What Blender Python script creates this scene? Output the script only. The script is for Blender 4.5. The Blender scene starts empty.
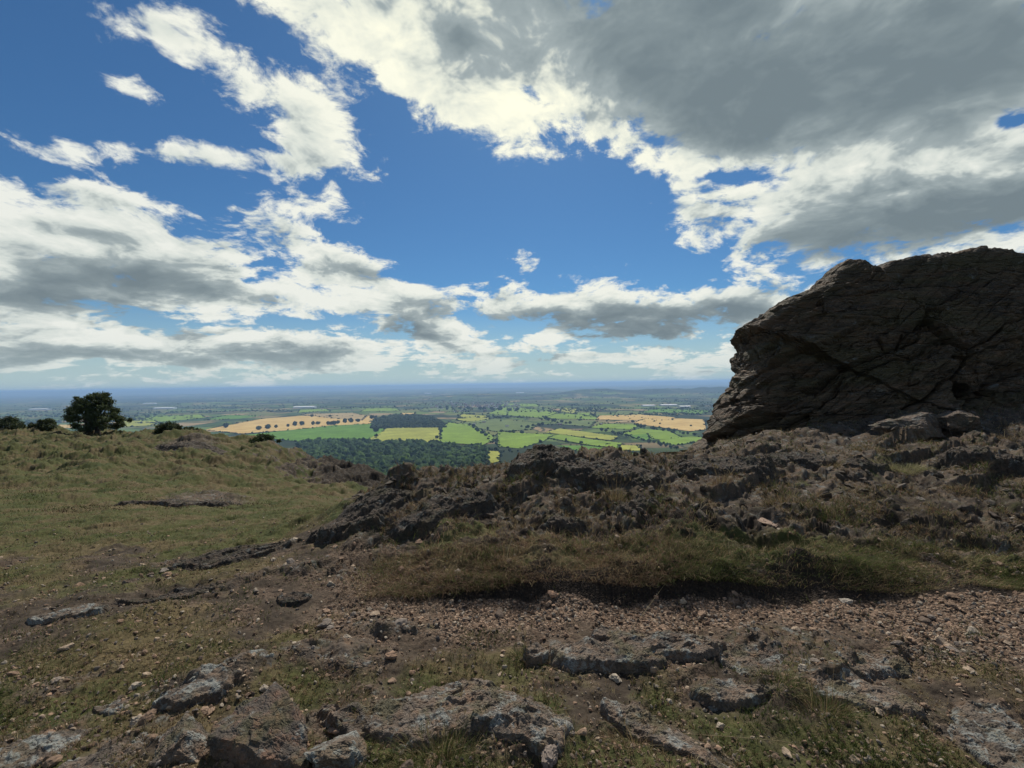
import bpy, math, random
import numpy as np
from mathutils import Matrix, Vector

random.seed(7)
rng = np.random.default_rng(7)
C = bpy.context.scene.collection
SC = bpy.context.scene

# ------------------------------------------------------------------ camera
F = 450.0; ROLL = 0.0153
cr, sr = math.cos(ROLL), math.sin(ROLL)
cam = bpy.data.cameras.new('camera'); cam_o = bpy.data.objects.new('camera', cam); C.objects.link(cam_o)
cam.sensor_width = 36; cam.lens = F / 1024 * 36
cam.clip_start = 0.05; cam.clip_end = 250000
cam_o.matrix_world = Matrix(((cr, sr, 0, 0), (0, 0, -1, 0), (-sr, cr, 0, 0), (0, 0, 0, 1)))
SC.camera = cam_o
def ray(px, py):
    """world direction of a photo pixel, scaled to y = 1"""
    u = (np.asarray(px, float) - 512) / F; v = (384 - np.asarray(py, float)) / F
    return u * cr + v * sr, v * cr - u * sr
def at(px, py, Y):
    x, z = ray(px, py); return x * Y, Y, z * Y

# ------------------------------------------------------------------ render, sun, world
SC.view_settings.view_transform = 'Standard'; SC.view_settings.look = 'None'
SC.view_settings.exposure = 0.0; SC.view_settings.gamma = 1.0
SC.render.engine = 'CYCLES'
cy = SC.cycles
cy.max_bounces = 4; cy.diffuse_bounces = 2; cy.glossy_bounces = 1; cy.transmission_bounces = 1
cy.volume_bounces = 0; cy.transparent_max_bounces = 6; cy.use_denoising = True
cy.adaptive_threshold = 0.02
SUN_EL, SUN_AZ = 50.0, 6.0          # degrees; azimuth from +Y towards +X
sun = bpy.data.lights.new('sun', 'SUN'); sun.energy = 4.8; sun.angle = math.radians(1.5); sun.color = (1.0, 0.94, 0.84)
sun_o = bpy.data.objects.new('sun', sun); C.objects.link(sun_o)
se, sa = math.radians(SUN_EL), math.radians(SUN_AZ)
sdir = Vector((math.sin(sa) * math.cos(se), math.cos(sa) * math.cos(se), math.sin(se)))
sun_o.rotation_euler = sdir.to_track_quat('Z', 'Y').to_euler()

class NT:
    """small node-tree writer"""
    def __init__(s, tree): s.t = tree; s.n = tree.nodes; s.l = tree.links
    def put(s, sock, v):
        if isinstance(v, bpy.types.NodeSocket): s.l.new(v, sock)
        elif v is not None:
            if hasattr(sock.default_value, '__len__') and not hasattr(v, '__len__'): v = (v,) * len(sock.default_value)
            if hasattr(sock.default_value, '__len__') and len(sock.default_value) == 4 and len(v) == 3: v = (*v, 1)
            sock.default_value = v
    def math(s, op, a, b=None, c=None, clamp=False):
        n = s.n.new('ShaderNodeMath'); n.operation = op; n.use_clamp = clamp
        for i, v in enumerate((a, b, c)):
            if v is not None: s.put(n.inputs[i], v)
        return n.outputs[0]
    def vec(s, op, a, b=None, scale=None):
        n = s.n.new('ShaderNodeVectorMath'); n.operation = op; s.put(n.inputs[0], a)
        if b is not None: s.put(n.inputs[1], b)
        if scale is not None: s.put(n.inputs['Scale'], scale)
        return n.outputs['Value'] if op in ('DOT_PRODUCT', 'LENGTH') else n.outputs[0]
    def noise(s, vec, scale=1, detail=4, rough=0.5, dist=0, lac=2.0, out=0):
        n = s.n.new('ShaderNodeTexNoise'); s.put(n.inputs['Vector'], vec); s.put(n.inputs['Scale'], scale)
        n.inputs['Detail'].default_value = detail; n.inputs['Roughness'].default_value = rough
        n.inputs['Distortion'].default_value = dist; n.inputs['Lacunarity'].default_value = lac
        return n.outputs[out]
    def voro(s, vec, scale=1, feature='F1', out='Distance', rnd=1.0):
        n = s.n.new('ShaderNodeTexVoronoi'); n.feature = feature; s.put(n.inputs['Vector'], vec); s.put(n.inputs['Scale'], scale)
        n.inputs['Randomness'].default_value = rnd
        return n.outputs[out]
    def mr(s, v, a, b, c=0.0, d=1.0, smooth=False):
        n = s.n.new('ShaderNodeMapRange'); n.interpolation_type = 'SMOOTHSTEP' if smooth else 'LINEAR'
        for i, x in enumerate((v, a, b, c, d)): s.put(n.inputs[i], x)
        return n.outputs[0]
    def mix(s, f, a, b, mode='MIX'):
        n = s.n.new('ShaderNodeMix'); n.data_type = 'RGBA'; n.blend_type = mode
        s.put(n.inputs[0], f); s.put(n.inputs[6], a); s.put(n.inputs[7], b); return n.outputs[2]
    def ramp(s, f, stops, interp='LINEAR'):
        n = s.n.new('ShaderNodeValToRGB'); s.put(n.inputs[0], f); r = n.color_ramp; r.interpolation = interp
        while len(r.elements) > 1: r.elements.remove(r.elements[-1])
        r.elements[0].position = stops[0][0]; r.elements[0].color = (*stops[0][1], 1)
        for p, c in stops[1:]:
            e = r.elements.new(p); e.color = (*c, 1)
        return n.outputs[0]
    def sep(s, v):
        n = s.n.new('ShaderNodeSeparateXYZ'); s.put(n.inputs[0], v); return n.outputs
    def comb(s, x, y, z):
        n = s.n.new('ShaderNodeCombineXYZ')
        for i, v in enumerate((x, y, z)): s.put(n.inputs[i], v)
        return n.outputs[0]
    def attr(s, name, out='Color'):
        n = s.n.new('ShaderNodeAttribute'); n.attribute_name = name; return n.outputs[out]
    def bump(s, h, strength=0.5, dist=0.01):
        n = s.n.new('ShaderNodeBump'); s.put(n.inputs['Height'], h); n.inputs['Strength'].default_value = strength
        n.inputs['Distance'].default_value = dist; return n.outputs[0]

W = bpy.data.worlds.new('World'); SC.world = W; W.use_nodes = True
W.cycles.sampling_method = 'MANUAL'; W.cycles.sample_map_resolution = 512
def build_world():
    t = NT(W.node_tree); t.n.clear()
    out = t.n.new('ShaderNodeOutputWorld')
    sky = t.n.new('ShaderNodeTexSky'); sky.sky_type = 'NISHITA'; sky.sun_disc = False
    sky.sun_elevation = se; sky.sun_rotation = sa; sky.altitude = 400; sky.air_density = 1.0; sky.dust_density = 0.4; sky.ozone_density = 2.5
    d = t.vec('NORMALIZE', t.n.new('ShaderNodeTexCoord').outputs['Generated'])
    x, y, z = t.sep(d)
    az = t.math('ARCTAN2', x, y); el = t.math('ARCSINE', z)
    def cloudspace(v):
        vz = t.math('MAXIMUM', t.sep(v)[2], 0.0)
        return t.vec('SCALE', t.vec('MULTIPLY', v, (1, 1, 2.0)), scale=t.math('DIVIDE', 1.0, t.math('ADD', vz, 0.42)))
    P = cloudspace(d)
    wrp = t.vec('SCALE', t.vec('SUBTRACT', t.noise(P, 2.6, 3, 0.55, out=1), (0.5, 0.5, 0.5)), scale=0.2)
    Pw = t.vec('ADD', P, wrp)
    nb = t.noise(Pw, 4.6, 10, 0.62)
    nl = t.noise(t.vec('ADD', cloudspace(t.vec('ADD', d, tuple(sdir * 0.05))), wrp), 4.6, 5, 0.6)
    nh = t.noise(Pw, 4.6, 5, 0.6)
    nf = t.noise(Pw, 15.0, 6, 0.65)
    nshade = t.noise(P, 2.2, 4, 0.5)
    # warped angular coordinates for the cloud masses
    A = t.vec('ADD', t.comb(az, el, 0.0), t.vec('SCALE', t.vec('SUBTRACT', t.noise(P, 2.6, 5, 0.6, out=1), (0.5, 0.5, 0.5)), scale=0.10))
    def azel(px, py):
        rx, rz = ray(px, py); return np.array([math.atan2(rx, 1), math.atan2(rz, math.hypot(1, rx))])
    def blobs(lst):
        acc = None
        for (px, py, a, b, rot, w) in lst:
            c = azel(px, py); J = np.column_stack([azel(px + 1, py) - c, azel(px, py + 1) - c])
            r = math.radians(rot); M = J @ np.array([[a * math.cos(r), -b * math.sin(r)], [a * math.sin(r), b * math.cos(r)]])
            U, S, _ = np.linalg.svd(M)
            if np.linalg.det(U) < 0: U[:, 1] *= -1
            n = t.n.new('ShaderNodeMapping'); n.vector_type = 'TEXTURE'; t.put(n.inputs[0], A)
            n.inputs[1].default_value = (c[0], c[1], 0); n.inputs[2].default_value = (0, 0, math.atan2(U[1, 0], U[0, 0]))
            n.inputs[3].default_value = (S[0], S[1], 1)
            v = t.vec('DOT_PRODUCT', n.outputs[0], n.outputs[0])
            g = t.math('POWER', 0.42, v)                      # gaussian fall-off
            acc = t.math('MULTIPLY_ADD', g, w, acc if acc is not None else 0.0)
        return acc
    cover = blobs([
        (60, 235, 120, 42, 0, .95), (190, 265, 130, 42, 8, .9), (350, 275, 80, 24, 18, .75), (90, 290, 170, 22, 0, .5),
        (320, 172, 46, 34, 35, .85), (215, 158, 66, 15, 8, .62), (350, 222, 30, 22, 40, .35),
        (150, 18, 75, 24, 42, .68), (215, 62, 40, 24, 40, .35), (295, 108, 88, 25, 33, .7), (132, 86, 30, 18, 20, .6),
        (45, 146, 62, 18, 15, .62), (118, 146, 26, 14, 20, .45), (115, 192, 48, 13, 12, .55),
        (390, 45, 120, 50, 22, .95), (480, 75, 70, 66, 10, .75), (320, 0, 70, 22, 15, .5),
        (640, 60, 150, 84, 10, 1.1), (880, 40, 240, 125, 0, 1.9), (775, 15, 90, 50, 0, .9), (610, 140, 90, 26, 14, .6),
        (860, 215, 180, 44, -6, 1.0), (960, 160, 150, 46, -8, .8), (715, 215, 62, 26, 0, .75), (900, 262, 90, 20, 0, .6),
        (640, 312, 150, 24, 2, 1.05), (520, 298, 50, 12, 5, .35), (800, 308, 120, 22, 0, .5),
        (410, 318, 60, 26, 20, .85), (470, 290, 30, 8, 0, .2),
        (170, 345, 120, 24, 3, 1.0), (30, 345, 90, 24, 0, .95), (325, 352, 70, 20, 0, .9), (520, 358, 700, 13, 1, .62),
        (590, 215, 105, 34, 0, -.75), (450, 190, 60, 60, 0, -.5), (1008, 115, 30, 18, 0, -1.5), (725, 180, 55, 7, 4, -.5),
        (215, 320, 80, 5, 0, -.5), (690, 268, 80, 9, 6, -.45), (60, 60, 70, 60, 0, -.45), (60, 172, 90, 9, 8, -.6), (150, 130, 50, 10, 20, -.4), (255, 138, 40, 7, 30, -.5), (210, 130, 60, 10, 20, -.4), (250, 205, 60, 12, 20, -.3), (420, 245, 50, 20, 20, -.4),
    ])
    dark = blobs([
        (70, 286, 150, 20, 0, 1.25), (230, 288, 70, 14, 5, .7), (180, 250, 80, 12, 10, .3), (620, 10, 110, 40, 10, .8),
        (700, 80, 130, 62, 15, 1.0), (880, 60, 240, 66, -4, 1.2), (740, 140, 60, 22, 10, .5), (980, 20, 120, 80, 0, .3),
        (870, 228, 140, 24, -10, 1.1), (980, 215, 80, 22, -6, .7), (600, 322, 110, 13, 2, 1.3), (460, 38, 16, 16, 0, .6), (720, 318, 60, 10, 2, .8),
        (420, 332, 42, 11, 5, 1.1), (160, 355, 80, 8, 2, .8), (300, 357, 50, 8, 0, .8), (30, 355, 60, 9, 0, .8), (370, 272, 40, 9, 20, .5), (90, 235, 60, 8, 10, .3),
    ])
    n1 = t.math('MULTIPLY_ADD', nb, 4.2, -2.1)
    n2 = t.math('MULTIPLY_ADD', nf, 1.5, -0.75)
    cover = t.math('ADD', t.math('MINIMUM', cover, 1.75), t.mr(y, 0.1, -0.5, 0.0, 0.35))      # broken cloud added to the unseen sky behind, as fill light
    dens = t.math('ADD', t.math('ADD', t.math('MULTIPLY', cover, 0.92), n1), n2)
    low = t.noise(t.comb(t.math('MULTIPLY', az, 7.0), t.math('MULTIPLY', el, 42.0), 3.0), 1.0, 7, 0.6)      # rows of small far clouds
    dens = t.math('MULTIPLY_ADD', t.math('SUBTRACT', low, 0.47), t.mr(z, 0.17, 0.05, 0.0, 3.2), dens)
    alpha = t.mr(dens, 0.28, 0.80, smooth=True)
    relief = t.math('SUBTRACT', nl, nh)                      # denser towards the sun: shaded side of a billow
    thick = t.math('ADD', t.math('MULTIPLY', t.math('MINIMUM', dark, 1.15), 0.62), t.math('ADD', t.math('MULTIPLY_ADD', nshade, 0.7, -0.35), t.math('MULTIPLY_ADD', nf, -0.38, 0.19)))
    thick = t.math('ADD', thick, t.mr(dens, 0.5, 1.7, 0.0, 0.30))
    thick = t.math('MULTIPLY_ADD', relief, 2.2, thick)
    col = t.ramp(thick, [(0.0, (0.84, 0.86, 0.80)), (0.24, (0.66, 0.71, 0.67)), (0.42, (0.36, 0.42, 0.43)), (0.7, (0.235, 0.29, 0.31)), (1.0, (0.18, 0.23, 0.255))])
    glow = t.math('POWER', t.math('MAXIMUM', t.vec('DOT_PRODUCT', d, tuple(sdir)), 0.0), 9.0)
    col = t.mix(t.math('MULTIPLY', glow, t.mr(thick, 0.4, 0.05)), col, (1.15, 1.12, 0.84))
    blue = t.mix(1.0, t.vec('SCALE', sky.outputs[0], scale=0.066), (0.49, 0.85, 1.10), 'MULTIPLY')
    blue = t.mix(t.mr(z, 0.0, 0.2, 0.75, 0.0, smooth=True), blue, (0.44, 0.58, 0.60))
    fin = t.mix(alpha, blue, col)
    fin = t.mix(t.mr(z, 0.0, 0.10, 0.5, 0.0, smooth=True), fin, (0.50, 0.60, 0.58))
    bg = t.n.new('ShaderNodeBackground'); t.put(bg.inputs[0], fin); bg.inputs[1].default_value = 1.0
    t.l.new(bg.outputs[0], out.inputs[0])
build_world()

# ------------------------------------------------------------------ numpy noise
def hsh(*a):
    h = np.full(np.shape(a[0]), 2166136261, np.uint32)
    for v in a:
        h = (h ^ np.asarray(v).astype(np.int64).astype(np.uint32)) * np.uint32(16777619)
        h ^= h >> np.uint32(13); h = h * np.uint32(2246822519); h ^= h >> np.uint32(15)
    return h
def rnd(*a): return (hsh(*a) & np.uint32(0xFFFFFF)).astype(np.float32) / np.float32(16777216.0)
def noise2(x, y, s=0):
    ix, iy = np.floor(x), np.floor(y); fx, fy = x - ix, y - iy
    ix = ix.astype(np.int64); iy = iy.astype(np.int64)
    ux = fx * fx * fx * (fx * (fx * 6 - 15) + 10); uy = fy * fy * fy * (fy * (fy * 6 - 15) + 10)
    def g(a, b):
        an = rnd(ix + a, iy + b, np.int64(s) + ix * 0) * 6.2831853
        return np.cos(an) * (fx - a) + np.sin(an) * (fy - b)
    a = g(0, 0); b = g(1, 0); c = g(0, 1); d = g(1, 1)
    return (a + (b - a) * ux + (c - a + (a - b - c + d) * ux) * uy) * 1.5
def fbm2(x, y, oct=5, s=0, gain=0.5, ridged=False):
    v = np.zeros(np.shape(x)); a = 1.0
    for i in range(oct):
        n = noise2(x, y, s + i * 17)
        if ridged: n = 0.5 - np.abs(n) * 1.3
        v += a * n; a *= gain; x = x * 2.03 + 5.1; y = y * 2.03 + 1.7
    return v
def noise3(x, y, z, s=0):
    ix, iy, iz = np.floor(x), np.floor(y), np.floor(z); fx, fy, fz = x - ix, y - iy, z - iz
    ix = ix.astype(np.int64); iy = iy.astype(np.int64); iz = iz.astype(np.int64)
    sm = lambda f: f * f * f * (f * (f * 6 - 15) + 10)
    ux, uy, uz = sm(fx), sm(fy), sm(fz)
    def g(a, b, c):
        h = hsh(ix + a, iy + b, iz + c, np.int64(s) + ix * 0)
        gx = (h & np.uint32(1023)).astype(np.float32) / 511.5 - 1
        gy = ((h >> np.uint32(10)) & np.uint32(1023)).astype(np.float32) / 511.5 - 1
        gz = ((h >> np.uint32(20)) & np.uint32(1023)).astype(np.float32) / 511.5 - 1
        return gx * (fx - a) + gy * (fy - b) + gz * (fz - c)
    l = lambda a, b, t: a + (b - a) * t
    return l(l(l(g(0,0,0), g(1,0,0), ux), l(g(0,1,0), g(1,1,0), ux), uy), l(l(g(0,0,1), g(1,0,1), ux), l(g(0,1,1), g(1,1,1), ux), uy), uz)
def fbm3(x, y, z, oct=4, s=0, gain=0.5):
    v = np.zeros(np.shape(x)); a = 1.0
    for i in range(oct):
        v += a * noise3(x, y, z, s + i * 13); a *= gain; x = x * 2.03 + 3.3; y = y * 2.03 + 1.1; z = z * 2.03 + 7.7
    return v
def blocks2(x, y, s=0, tilt=0.5, soft=0.12, jump=0.55):
    """fractured rock: every cell is a tilted facet; neighbouring facets meet in short steep steps"""
    ix, iy = np.floor(x).astype(np.int64), np.floor(y).astype(np.int64)
    f1 = np.full(np.shape(x), 9.0); f2 = f1.copy(); h = np.zeros(np.shape(x)); h2 = h.copy()
    for a in (-1, 0, 1):
        for b in (-1, 0, 1):
            cx = ix + a; cy_ = iy + b; e = cx * 0
            dx = x - cx - rnd(cx, cy_, e + s); dy = y - cy_ - rnd(cx, cy_, e + s + 1); d = dx * dx + dy * dy
            hh = .5 + jump * (rnd(cx, cy_, e + s + 2) - .5) + tilt * (dx * (rnd(cx, cy_, e + s + 3) * 2 - 1) + dy * (rnd(cx, cy_, e + s + 4) * 2 - 1))
            n = d < f1; n2 = ~n & (d < f2)
            h2 = np.where(n, h, np.where(n2, hh, h2)); f2 = np.where(n, f1, np.where(n2, d, f2)); h = np.where(n, hh, h); f1 = np.where(n, d, f1)
    e = np.sqrt(f2) - np.sqrt(f1); k = .5 + .5 * sstep(0, soft, e)
    return h * k + h2 * (1 - k), e
def blocks3(p, s=0, tilt=0.6):
    x, y, z = p; i = [np.floor(v).astype(np.int64) for v in p]
    f1 = np.full(np.shape(x), 9.0); f2 = f1.copy(); h = np.zeros(np.shape(x))
    for a in (-1, 0, 1):
        for b in (-1, 0, 1):
            for c in (-1, 0, 1):
                k = (i[0] + a, i[1] + b, i[2] + c); e = k[0] * 0
                dx, dy, dz = x - k[0] - rnd(*k, e + s), y - k[1] - rnd(*k, e + s + 1), z - k[2] - rnd(*k, e + s + 2)
                d = dx * dx + dy * dy + dz * dz
                hh = rnd(*k, e + s + 3) + tilt * (dx * (rnd(*k, e + s + 4) * 2 - 1) + dz * (rnd(*k, e + s + 5) * 2 - 1))
                n = d < f1; f2 = np.where(n, f1, np.minimum(f2, d)); h = np.where(n, hh, h); f1 = np.where(n, d, f1)
    return h, np.sqrt(f2) - np.sqrt(f1)
sstep = lambda a, b, v: (lambda t: t * t * (3 - 2 * t))(np.clip((v - a) / (b - a), 0, 1))

# ------------------------------------------------------------------ mesh helpers
def mesh(name, V, faces, mats, attrs=None, smooth=True, midx=None):
    V = np.ascontiguousarray(V, np.float32).reshape(-1, 3)
    if not isinstance(faces, list): faces = [faces]
    faces = [np.asarray(f, np.int32) for f in faces if len(f)]
    me = bpy.data.meshes.new(name)
    me.vertices.add(len(V)); me.vertices.foreach_set('co', V.ravel())
    tot = np.concatenate([np.full(len(f), f.shape[1], np.int32) for f in faces])
    loops = np.concatenate([f.ravel() for f in faces])
    me.loops.add(len(loops)); me.loops.foreach_set('vertex_index', loops)
    me.polygons.add(len(tot)); me.polygons.foreach_set('loop_start', np.concatenate([[0], np.cumsum(tot)[:-1]]).astype(np.int32))
    me.polygons.foreach_set('loop_total', tot)
    if midx is not None: me.polygons.foreach_set('material_index', np.asarray(midx, np.int32))
    me.polygons.foreach_set('use_smooth', np.full(len(tot), smooth))
    for k, a in (attrs or {}).items():
        a = np.asarray(a, np.float32)
        if a.shape[1] == 3: a = np.column_stack([a, np.ones(len(a))])
        at_ = me.color_attributes.new(k, 'FLOAT_COLOR', 'POINT'); at_.data.foreach_set('color', a.astype(np.float32).ravel())
    for m in (mats if isinstance(mats, (list, tuple)) else [mats]): me.materials.append(m)
    me.update(); me.validate(verbose=False)
    return me
def link(name, data, parent=None, loc=None, **props):
    o = bpy.data.objects.new(name, data); C.objects.link(o)
    if parent is not None: o.parent = parent
    if loc is not None: o.location = loc
    for k, v in props.items():
        if v: o[k] = v
    return o
def gridfaces(nr, nc, wrap=False):
    c = nc if wrap else nc - 1
    r, k = np.meshgrid(np.arange(nr - 1), np.arange(c), indexing='ij')
    k2 = (k + 1) % nc
    return np.stack([r * nc + k, r * nc + k2, (r + 1) * nc + k2, (r + 1) * nc + k], -1).reshape(-1, 4)
def ico(sub):
    t = (1 + 5 ** .5) / 2
    v = [(-1, t, 0), (1, t, 0), (-1, -t, 0), (1, -t, 0), (0, -1, t), (0, 1, t), (0, -1, -t), (0, 1, -t), (t, 0, -1), (t, 0, 1), (-t, 0, -1), (-t, 0, 1)]
    f = [(0,11,5),(0,5,1),(0,1,7),(0,7,10),(0,10,11),(1,5,9),(5,11,4),(11,10,2),(10,7,6),(7,1,8),(3,9,4),(3,4,2),(3,2,6),(3,6,8),(3,8,9),(4,9,5),(2,4,11),(6,2,10),(8,6,7),(9,8,1)]
    v = [np.array(p) / np.linalg.norm(p) for p in v]
    for _ in range(sub):
        m = {}; nf = []
        def mid(a, b):
            k = (min(a, b), max(a, b))
            if k not in m:
                p = v[a] + v[b]; v.append(p / np.linalg.norm(p)); m[k] = len(v) - 1
            return m[k]
        for a, b, c in f:
            ab, bc, ca = mid(a, b), mid(b, c), mid(c, a); nf += [(a, ab, ca), (b, bc, ab), (c, ca, bc), (ab, bc, ca)]
        f = nf
    return np.array(v), np.array(f, np.int32)
ICO = {i: ico(i) for i in range(4)}

# ------------------------------------------------------------------ materials
def material(name, rough=0.9, spec=0.25):
    m = bpy.data.materials.new(name); m.use_nodes = True; t = NT(m.node_tree)
    b = t.n['Principled BSDF']; b.inputs['Roughness'].default_value = rough; b.inputs['Specular IOR Level'].default_value = spec
    return m, t, b
def wpos(t): return t.n.new('ShaderNodeNewGeometry').outputs['Position']
def rock_color(t, p, warm=0.0, lichen=0.5, dark=1.0, moss=0.3, s=1.0):
    """weathered volcanic rock: grey brown, rusty stains, pale blue-grey lichen blotches, moss"""
    n1 = t.noise(p, 2.3 * s, 6, 0.62, 0.3); n2 = t.noise(p, 9 * s, 5, 0.65); n3 = t.noise(p, 45 * s, 4, 0.7)
    c = t.ramp(n1, [(0.28, (0.050, 0.040, 0.036)), (0.45, (0.105, 0.086, 0.072)), (0.58, (0.150, 0.118 - warm * 0.02, 0.094 - warm * .02)), (0.72, (0.19, 0.165, 0.145))])
    c = t.mix(t.mr(n2, 0.50, 0.70, 0, 0.7), c, (0.205 + warm * 0.04, 0.130, 0.085))
    c = t.mix(t.mr(n2, 0.50, 0.28, 0, 0.75), c, (0.045, 0.044, 0.046))
    c = t.mix(t.mr(n3, 0.25, 0.75, 0.25, 0.0), c, (0.02, 0.018, 0.016))
    c = t.mix(t.mr(n3, 0.55, 0.8, 0.0, 0.5), c, (0.27, 0.25, 0.23))
    l = t.noise(t.vec('ADD', p, (7.3, 2.2, 1)), 5.5 * s, 6, 0.62, 0.6)
    lf = t.mr(l, 0.66 - 0.14 * lichen, 0.70 - 0.12 * lichen, 0.0, min(1.0, 0.55 + 0.35 * lichen))
    c = t.mix(t.math('MULTIPLY', lf, t.mr(n3, 0.32, 0.55)), c, (0.22, 0.238, 0.238))
    if moss:
        nz = t.sep(t.n.new('ShaderNodeNewGeometry').outputs['Normal'])[2]
        mo = t.math('MULTIPLY', t.mr(t.noise(p, 3.5 * s, 5, 0.6), 0.5, 0.62, 0, moss), t.mr(nz, 0.0, 0.6))
        c = t.mix(mo, c, (0.060, 0.062, 0.022))
    c = t.mix(1.0, c, (dark * 1.03, dark, dark * .92), 'MULTIPLY')
    h = t.math('ADD', t.math('MULTIPLY', n2, 1.3), t.math('MULTIPLY', n3, 0.9))
    cr_ = t.voro(t.vec('ADD', p, t.vec('SCALE', t.noise(p, 3 * s, 3, .5, out=1), scale=.4)), 5 * s, 'DISTANCE_TO_EDGE')
    h = t.math('ADD', h, t.mr(cr_, 0.0, 0.06, 0.0, 0.5))
    return c, h
def rock_material(name, warm=0.0, lichen=0.5, dark=1.0, moss=0.3, s=1.0, bd=0.02, bs=0.7):
    m, t, b = material(name, 0.88, 0.3); p = wpos(t)
    c, h = rock_color(t, p, warm, lichen, dark, moss, s)
    t.put(b.inputs['Base Color'], c); t.put(b.inputs['Normal'], t.bump(h, bs, bd)); return m
M_ledge = rock_material('ledge rock', 0.15, 0.8, 1.3, 0.45, 2.2, 0.02, 0.85)
M_pale = rock_material('lichen rock', 0.0, 1.2, 1.0, 0.2, 2.2, 0.012)
M_ridge = rock_material('ridge rock', 0.05, 0.6, 0.75, 0.5, 1.6, 0.04, 0.9)
def crag_material():
    m, t, b = material('crag rock', 0.85, 0.3); p = wpos(t)
    # bedding that dips to the left: stretch the pattern along it
    r = t.n.new('ShaderNodeMapping'); t.put(r.inputs[0], p); r.inputs[2].default_value = (0, math.radians(28), 0); r.inputs[3].default_value = (0.45, 0.7, 2.4)
    q = r.outputs[0]
    c, h = rock_color(t, q, 0.2, 0.2, 0.78, 0.0, 0.75); c = t.mix(1.0, c, (1.04, .98, .86), 'MULTIPLY')
    ol = t.noise(q, 1.1, 6, 0.6, 0.4)
    c = t.mix(t.mr(ol, 0.47, 0.66, 0, 0.75), c, (0.070, 0.062, 0.030))
    c = t.mix(t.mr(t.noise(p, 1.9, 7, 0.7), 0.62, 0.68, 0, 0.6), c, (0.17, 0.19, 0.19))
    w = t.vec('ADD', q, t.vec('SCALE', t.noise(q, 1.5, 4, .55, out=1), scale=.6))
    e = t.voro(w, 1.1, 'DISTANCE_TO_EDGE'); e2 = t.voro(w, 3.4, 'DISTANCE_TO_EDGE')
    h = t.math('ADD', t.math('MULTIPLY', h, 0.5), t.math('ADD', t.mr(e, 0, 0.05, 0, 1.2), t.mr(e2, 0, 0.06, 0, 0.5)))
    t.put(b.inputs['Base Color'], c); t.put(b.inputs['Normal'], t.bump(h, 0.8, 0.05)); return m
M_crag = crag_material()
def ground_material():
    m, t, b = material('hill ground', 0.95, 0.15); p = wpos(t)
    a = t.attr('cover'); sepn = t.n.new('ShaderNodeSeparateColor'); t.put(sepn.inputs[0], a); G, V, R = sepn.outputs[0], sepn.outputs[1], sepn.outputs[2]
    na = t.noise(p, 1.1, 5, 0.6); nb_ = t.noise(p, 7, 6, 0.65); nc = t.noise(p, 38, 5, 0.7)
    soil = t.ramp(nb_, [(0.3, (0.026, 0.020, 0.015)), (0.55, (0.060, 0.046, 0.033)), (0.75, (0.11, 0.085, 0.06))])
    vs = t.n.new('ShaderNodeTexVoronoi'); t.put(vs.inputs['Vector'], p); vs.inputs['Scale'].default_value = 70
    cell = vs.outputs['Color']; cd = vs.outputs['Distance']
    cv = t.sep(cell)[0]
    grav = t.ramp(cv, [(0.0, (0.050, 0.036, 0.026)), (0.4, (0.135, 0.088, 0.060)), (0.75, (0.225, 0.155, 0.108)), (1.0, (0.30, 0.225, 0.165))])
    gf = t.math('MULTIPLY', G, t.mr(nc, 0.36, 0.52, 0.25, 1.0))
    c = t.mix(gf, soil, grav)
    grass = t.ramp(t.math('ADD', t.math('MULTIPLY', na, 0.7), t.math('MULTIPLY', nb_, 0.3)), [(0.36, (0.045, 0.058, 0.018)), (0.47, (0.080, 0.084, 0.028)), (0.55, (0.115, 0.090, 0.044)), (0.68, (0.17, 0.125, 0.065))])
    grass = t.mix(t.mr(nc, 0.3, 0.7, 0.55, 0.0), grass, (0.025, 0.024, 0.012))
    c = t.mix(t.mr(t.math('ADD', V, t.math('MULTIPLY_ADD', nb_, 0.9, -0.45)), 0.35, 0.62), c, grass)
    hm = t.noise(p, 0.22, 6, 0.65); fy = t.mr(t.sep(p)[1], 7, 16)
    grass = t.mix(t.math('MULTIPLY', t.mr(hm, 0.46, 0.60), t.math('MULTIPLY', fy, 0.8)), grass, (0.085, 0.050, 0.030))
    grass = t.mix(t.math('MULTIPLY', t.mr(t.noise(p, 0.6, 5, 0.65), 0.54, 0.66), t.math('MULTIPLY', fy, 0.75)), grass, (0.030, 0.028, 0.014))
    rc, rh = rock_color(t, p, 0.05, 0.6, 0.8, 0.4, 1.6)
    c = t.mix(t.mr(t.math('ADD', R, t.math('MULTIPLY_ADD', nb_, 1.0, -0.5)), 0.4, 0.6), c, rc)
    pt = t.sep(t.attr('shade_dark_ground', 'Vector'))[0]
    c = t.mix(t.math('MULTIPLY', t.mr(t.math('ADD', pt, t.math('MULTIPLY_ADD', nb_, 1.0, -0.5)), 0.35, 0.65), 0.9), c, (0.020, 0.016, 0.013))  # near-black mix: overhang shade painted along the bank, dark ground elsewhere
    t.put(b.inputs['Base Color'], c)
    h = t.math('ADD', t.math('MULTIPLY', nc, 0.8), t.math('ADD', t.math('MULTIPLY', nb_, 1.2), t.math('MULTIPLY', t.math('MULTIPLY', cd, -1.2), G)))
    t.put(b.inputs['Normal'], t.bump(h, 0.8, 0.015)); return m
M_ground = ground_material()
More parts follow.
